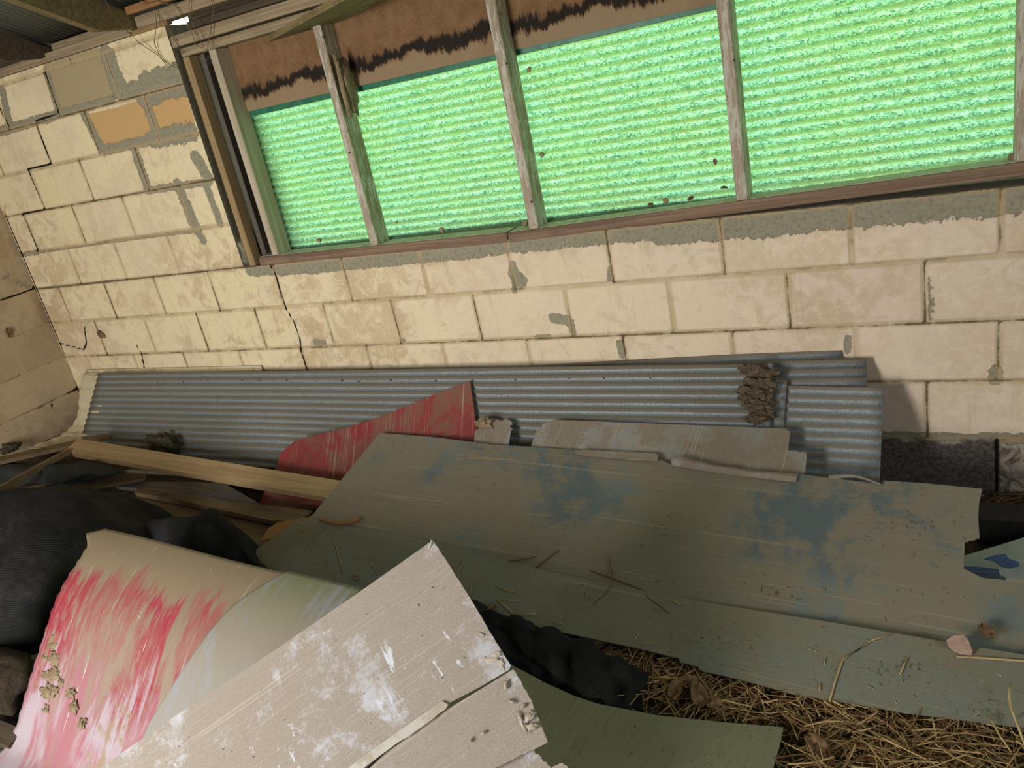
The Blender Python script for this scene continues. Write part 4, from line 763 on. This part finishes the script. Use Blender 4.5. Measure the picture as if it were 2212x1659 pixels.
pline('twig', [(1208, 1188), (1180, 1210), (1150, 1233)], SL1, .0022, M_TWIG, 'short dark twig on the largest board above the seam', 'twig')
pline('twig', [(1160, 1202), (1110, 1211), (1070, 1217), (1035, 1210)], SL1, .002, M_TWIG, 'curved dark twig just right of the beige tip', 'twig')
pline('twig', [(1276, 1233), (1330, 1252), (1385, 1273), (1445, 1303)], lift(SL1, .004), .0026, M_TWIG, 'longest dark twig lying across the seam of the large boards', 'twig')
pline('twig', [(1316, 1202), (1320, 1230), (1325, 1254)], lift(SL1, .006), .0016, M_TWIG, 'upright thin twig crossing the longest twig', 'twig')
pline('twig', [(1322, 1262), (1305, 1285), (1284, 1302)], SL2, .0014, M_TWIG, 'thin twig trailing down from the longest twig', 'twig')
pline('twig', [(1395, 1287), (1420, 1305), (1447, 1325)], SL2, .0014, M_TWIG, 'thin forked twig below the end of the longest twig', 'twig')
# chip, leaves
CH = plane(UP(2044, 1384, lift(SL2, .03)), UP(2100, 1415, lift(SL2, .004)), UP(2061, 1408, lift(SL2, .003)))
tag(flat('wood_chip', rag([(2044, 1384), (2062, 1373), (2082, 1371), (2092, 1385), (2101, 1405), (2100, 1415), (2080, 1414), (2061, 1408), (2050, 1398)], (1, 3, 5), 1.5, 3), CH, .003, M_BARK, ((2050, 1390), (2095, 1380))), 'pinkish curled chip lying near the right edge of the boards', 'chip')
def leaf(px, py, P3, size, rot, label, mat=M_LEAF, nrm=(0, 0, 1)):
    rws = []
    for j in range(5):
        v = j / 4; wd = math.sin(math.pi * (.08 + .84 * v)) * .32
        rws.append([np.array((wd * u * size, (v - .5) * size, size * (.12 * u * u - .07 * math.sin(5 * v + rot)))) for u in (-1, -.4, .4, 1)])
    o = loft('dry_leaf', rws, 8, 12, mat, .0006, lambda p, u, v: size * .16 * mnoise.noise(p * 70 + Vector((rot * 9, 0, 0))))
    n = Vector(nrm).normalized(); M = frame(P3, (math.cos(rot), math.sin(rot), .1), n); o.matrix_world = M; return tag(o, label, 'leaf')
leaf(0, 0, UP(2130, 1362, lift(SL2, .01)), .05, .6, 'narrow dark leaf above the pinkish chip')
leaf(0, 0, UP(1492, 1478, (np.array([0, 0, .04]), np.array([0, 0, 1.]))), .08, 1.9, 'dry brown leaf in the straw under the broken board rim')
leaf(0, 0, Z(1510, 1500, .05), .07, .4, 'upright curled brown leaf left of the lower straw')
leaf(0, 0, Z(1465, 1485, .04), .07, 2.8, 'folded pale leaf by the end of the crumpled cloth')
leaf(0, 0, Z(1545, 1520, .04), .06, 1.2, 'small dark leaf on the straw above the olive board')
leaf(0, 0, Z(1765, 1610, .04), .07, .9, 'flat brown leaf in the straw right of the olive board')
leaf(0, 0, UP(768, 1248, lift(SL2, .008)), .03, 1.0, 'small brown leaf left of the beige board tip')
leaf(0, 0, UP(1062, 1316, lift(SL2, .012)), .05, .3, 'dry leaf at the top of the crumpled cloth')
leaf(0, 0, UX(20, 718, -2.533), .055, 1.2, 'dark pointed leaf stuck on the brown end wall', nrm=(1, 0, 0))
leaf(0, 0, UY(218, 722, -.007), .06, 1.5, 'brown leaf stuck on the back wall near the corner', nrm=(0, -1, 0))
leaf(0, 0, UY(1545, 350, .085), .022, .4, 'small dead leaf caught on the third green bay', nrm=(0, -1, 0))
leaf(0, 0, UY(1405, 444, .05) + np.array([0, 0, .004]), .03, .1, 'thin dark leaf on the sill below the third bay')
leaf(0, 0, UY(1493, 432, .03) + np.array([0, 0, .006]), .035, .0, 'reddish leaf on the sill below the third bay')
leaf(0, 0, UY(1565, 411, .05) + np.array([0, 0, .01]), .03, .8, 'dark twisted leaf on the sill left of the fourth stud')
for i, (x, y, yy, s, lb) in enumerate([(955, 497, .06, .011, 'small mud nest on the sill of the second bay'), (1135, 482, .05, .011, 'crumbled nest on the sill left of the third stud'), (1438, 434, .05, .010, 'round dark nest on the sill of the third bay'), (2194, 342, .05, .016, 'mud nest on the sill at the right edge'), (1143, 150, .085, .008, 'small nest high on the third stud'), (1171, 334, .085, .009, 'small nest low on the third stud'), (1565, 20, .07, .014, 'dark nest at the top left of the fourth stud'), (857, 480, .085, .005, 'tiny cocoon by the foot of the second stud'), (690, 519, .05, .010, 'oval cocoon lying in the lower left bay corner')]):
    tag(lump('insect_nest', UY(x, y, yy), (s, s * .8, s), M_NEST if i != 6 else M_ROOT, i, .5, 3), lb, 'nest')
# litter specks on boards
def specks(name, pl, poly, n, seed, label, mat=M_TWIG, size=(.001, .0035)):
    r = random.Random(seed); vs, fs = [], []; xs = [q[0] for q in poly]; ys = [q[1] for q in poly]; k = 0
    def inside(x, y):
        c = False; j = len(poly) - 1
        for i in range(len(poly)):
            xi, yi = poly[i]; xj, yj = poly[j]
            if (yi > y) != (yj > y) and x < (xj - xi) * (y - yi) / (yj - yi) + xi: c = not c
            j = i
        return c
    cl = [(r.uniform(min(xs), max(xs)), r.uniform(min(ys), max(ys))) for _ in range(9)]
    while k < n:
        if r.random() < .55: q = r.choice(cl); x, y = q[0] + r.gauss(0, 45), q[1] + r.gauss(0, 16)
        else: x, y = r.uniform(min(xs), max(xs)), r.uniform(min(ys), max(ys))
        k += 1
        if not inside(x, y): continue
        c = Vector(UP(x, y, lift(pl, .001))); a = r.uniform(0, 6.28); l = r.uniform(*size) * r.choice((1, 1, 1, 2.2)); t = r.uniform(.0005, .0011)
        d = Vector((math.cos(a), math.sin(a), 0)); d = (d - Vector(pl[1]) * d.dot(Vector(pl[1]))).normalized() * l
        v, f = tube([c - d, c + d], t, 3, False); b = len(vs); vs += v; fs += [tuple(b + i for i in q) for q in f]
    return tag(link(name, mesh(vs, fs), mat), label, 'litter', None, 'stuff')
specks('plant_litter', SL1, [(830, 945), (1890, 1050), (2110, 1070), (2090, 1240), (2200, 1250), (2040, 1375), (1530, 1290), (890, 1150), (690, 1110)], 650, 1, 'fine dark plant crumbs scattered over the largest board')
specks('plant_litter', SL2, [(660, 1125), (890, 1170), (1530, 1308), (2040, 1390), (2212, 1420), (2212, 1560), (1710, 1490), (1510, 1435), (1100, 1330), (740, 1260), (560, 1200)], 650, 2, 'plant crumbs scattered over the narrow green-grey board', M_TWIG)
specks('plant_litter', SL2, [(1000, 1240), (1530, 1310), (2040, 1395), (2212, 1430), (2212, 1560), (1710, 1490), (1510, 1435), (1100, 1330)], 120, 12, 'short pale straw bits scattered over the narrow green-grey board', M_STALK, (.003, .008))
specks('plant_litter', KP, [(1200, 1490), (1420, 1550), (1680, 1575), (1650, 1659), (1200, 1659)], 300, 3, 'dark crumbs on the olive board', M_TWIG, (.0006, .002))
specks('plant_litter', HP, [(935, 1180), (1100, 1440), (700, 1650), (260, 1650)], 60, 4, 'few dark crumbs on the beige board', M_TWIG, (.0006, .0018))
# ------------------------------------------------------------------ vines
def vine(pts, yy, label, r=.0016, m=M_TWIG): tag(tubeobj('dry_vine', [UY(x, y, q) for (x, y), q in zip(pts, yy)], r, m, None, 5), label, 'vine')
vine([(225, -5), (240, 25), (262, 50), (275, 68), (285, 76), (300, 92), (318, 104), (340, 118), (352, 130), (372, 142), (392, 150)], [-.3, -.25, -.2, -.12, -.05, -.03, -.02, -.01, -.01, -.02, -.01], 'long thin dry vine hanging from the roof across the top of the block wall')
vine([(335, 20), (338, 50), (336, 72), (333, 92), (340, 108), (350, 128), (362, 145), (368, 146)], [-.04, -.04, -.04, -.02, -.01, -.01, -.01, -.01], 'dry vine hanging beside the pale strip')
vine([(365, -5), (385, 20), (400, 45), (410, 62), (418, 80), (422, 95), (436, 104)], [-.03] * 7, 'dry vine hanging over the left ends of the plates')
vine([(410, -5), (408, 15), (412, 40), (420, 60), (430, 80), (436, 96), (442, 108)], [-.035] * 7, 'dark vine crossing the plates right of the sawn end')
vine([(455, -5), (462, 20), (458, 45), (455, 70), (450, 92), (448, 108)], [-.03] * 6, 'rightmost dry vine hanging over the plates')
vine([(340, 30), (352, 48), (370, 68), (380, 90), (388, 105), (398, 116)], [-.03, -.03, -.02, -.02, -.01, -.01], 'crooked vine stem between block wall and plates')
vine([(300, -2), (318, 8), (340, 2), (365, 10), (385, 5)], [-.06] * 5, 'tangled vine along the top edge over the uppermost plate')
vine([(1336, 1470), (1290, 1475), (1262, 1452), (1238, 1440)], [-1.0, -1.0, -.98, -.97], 'fine pale root over the crumpled cloth', .0012, M_STALK) if False else None
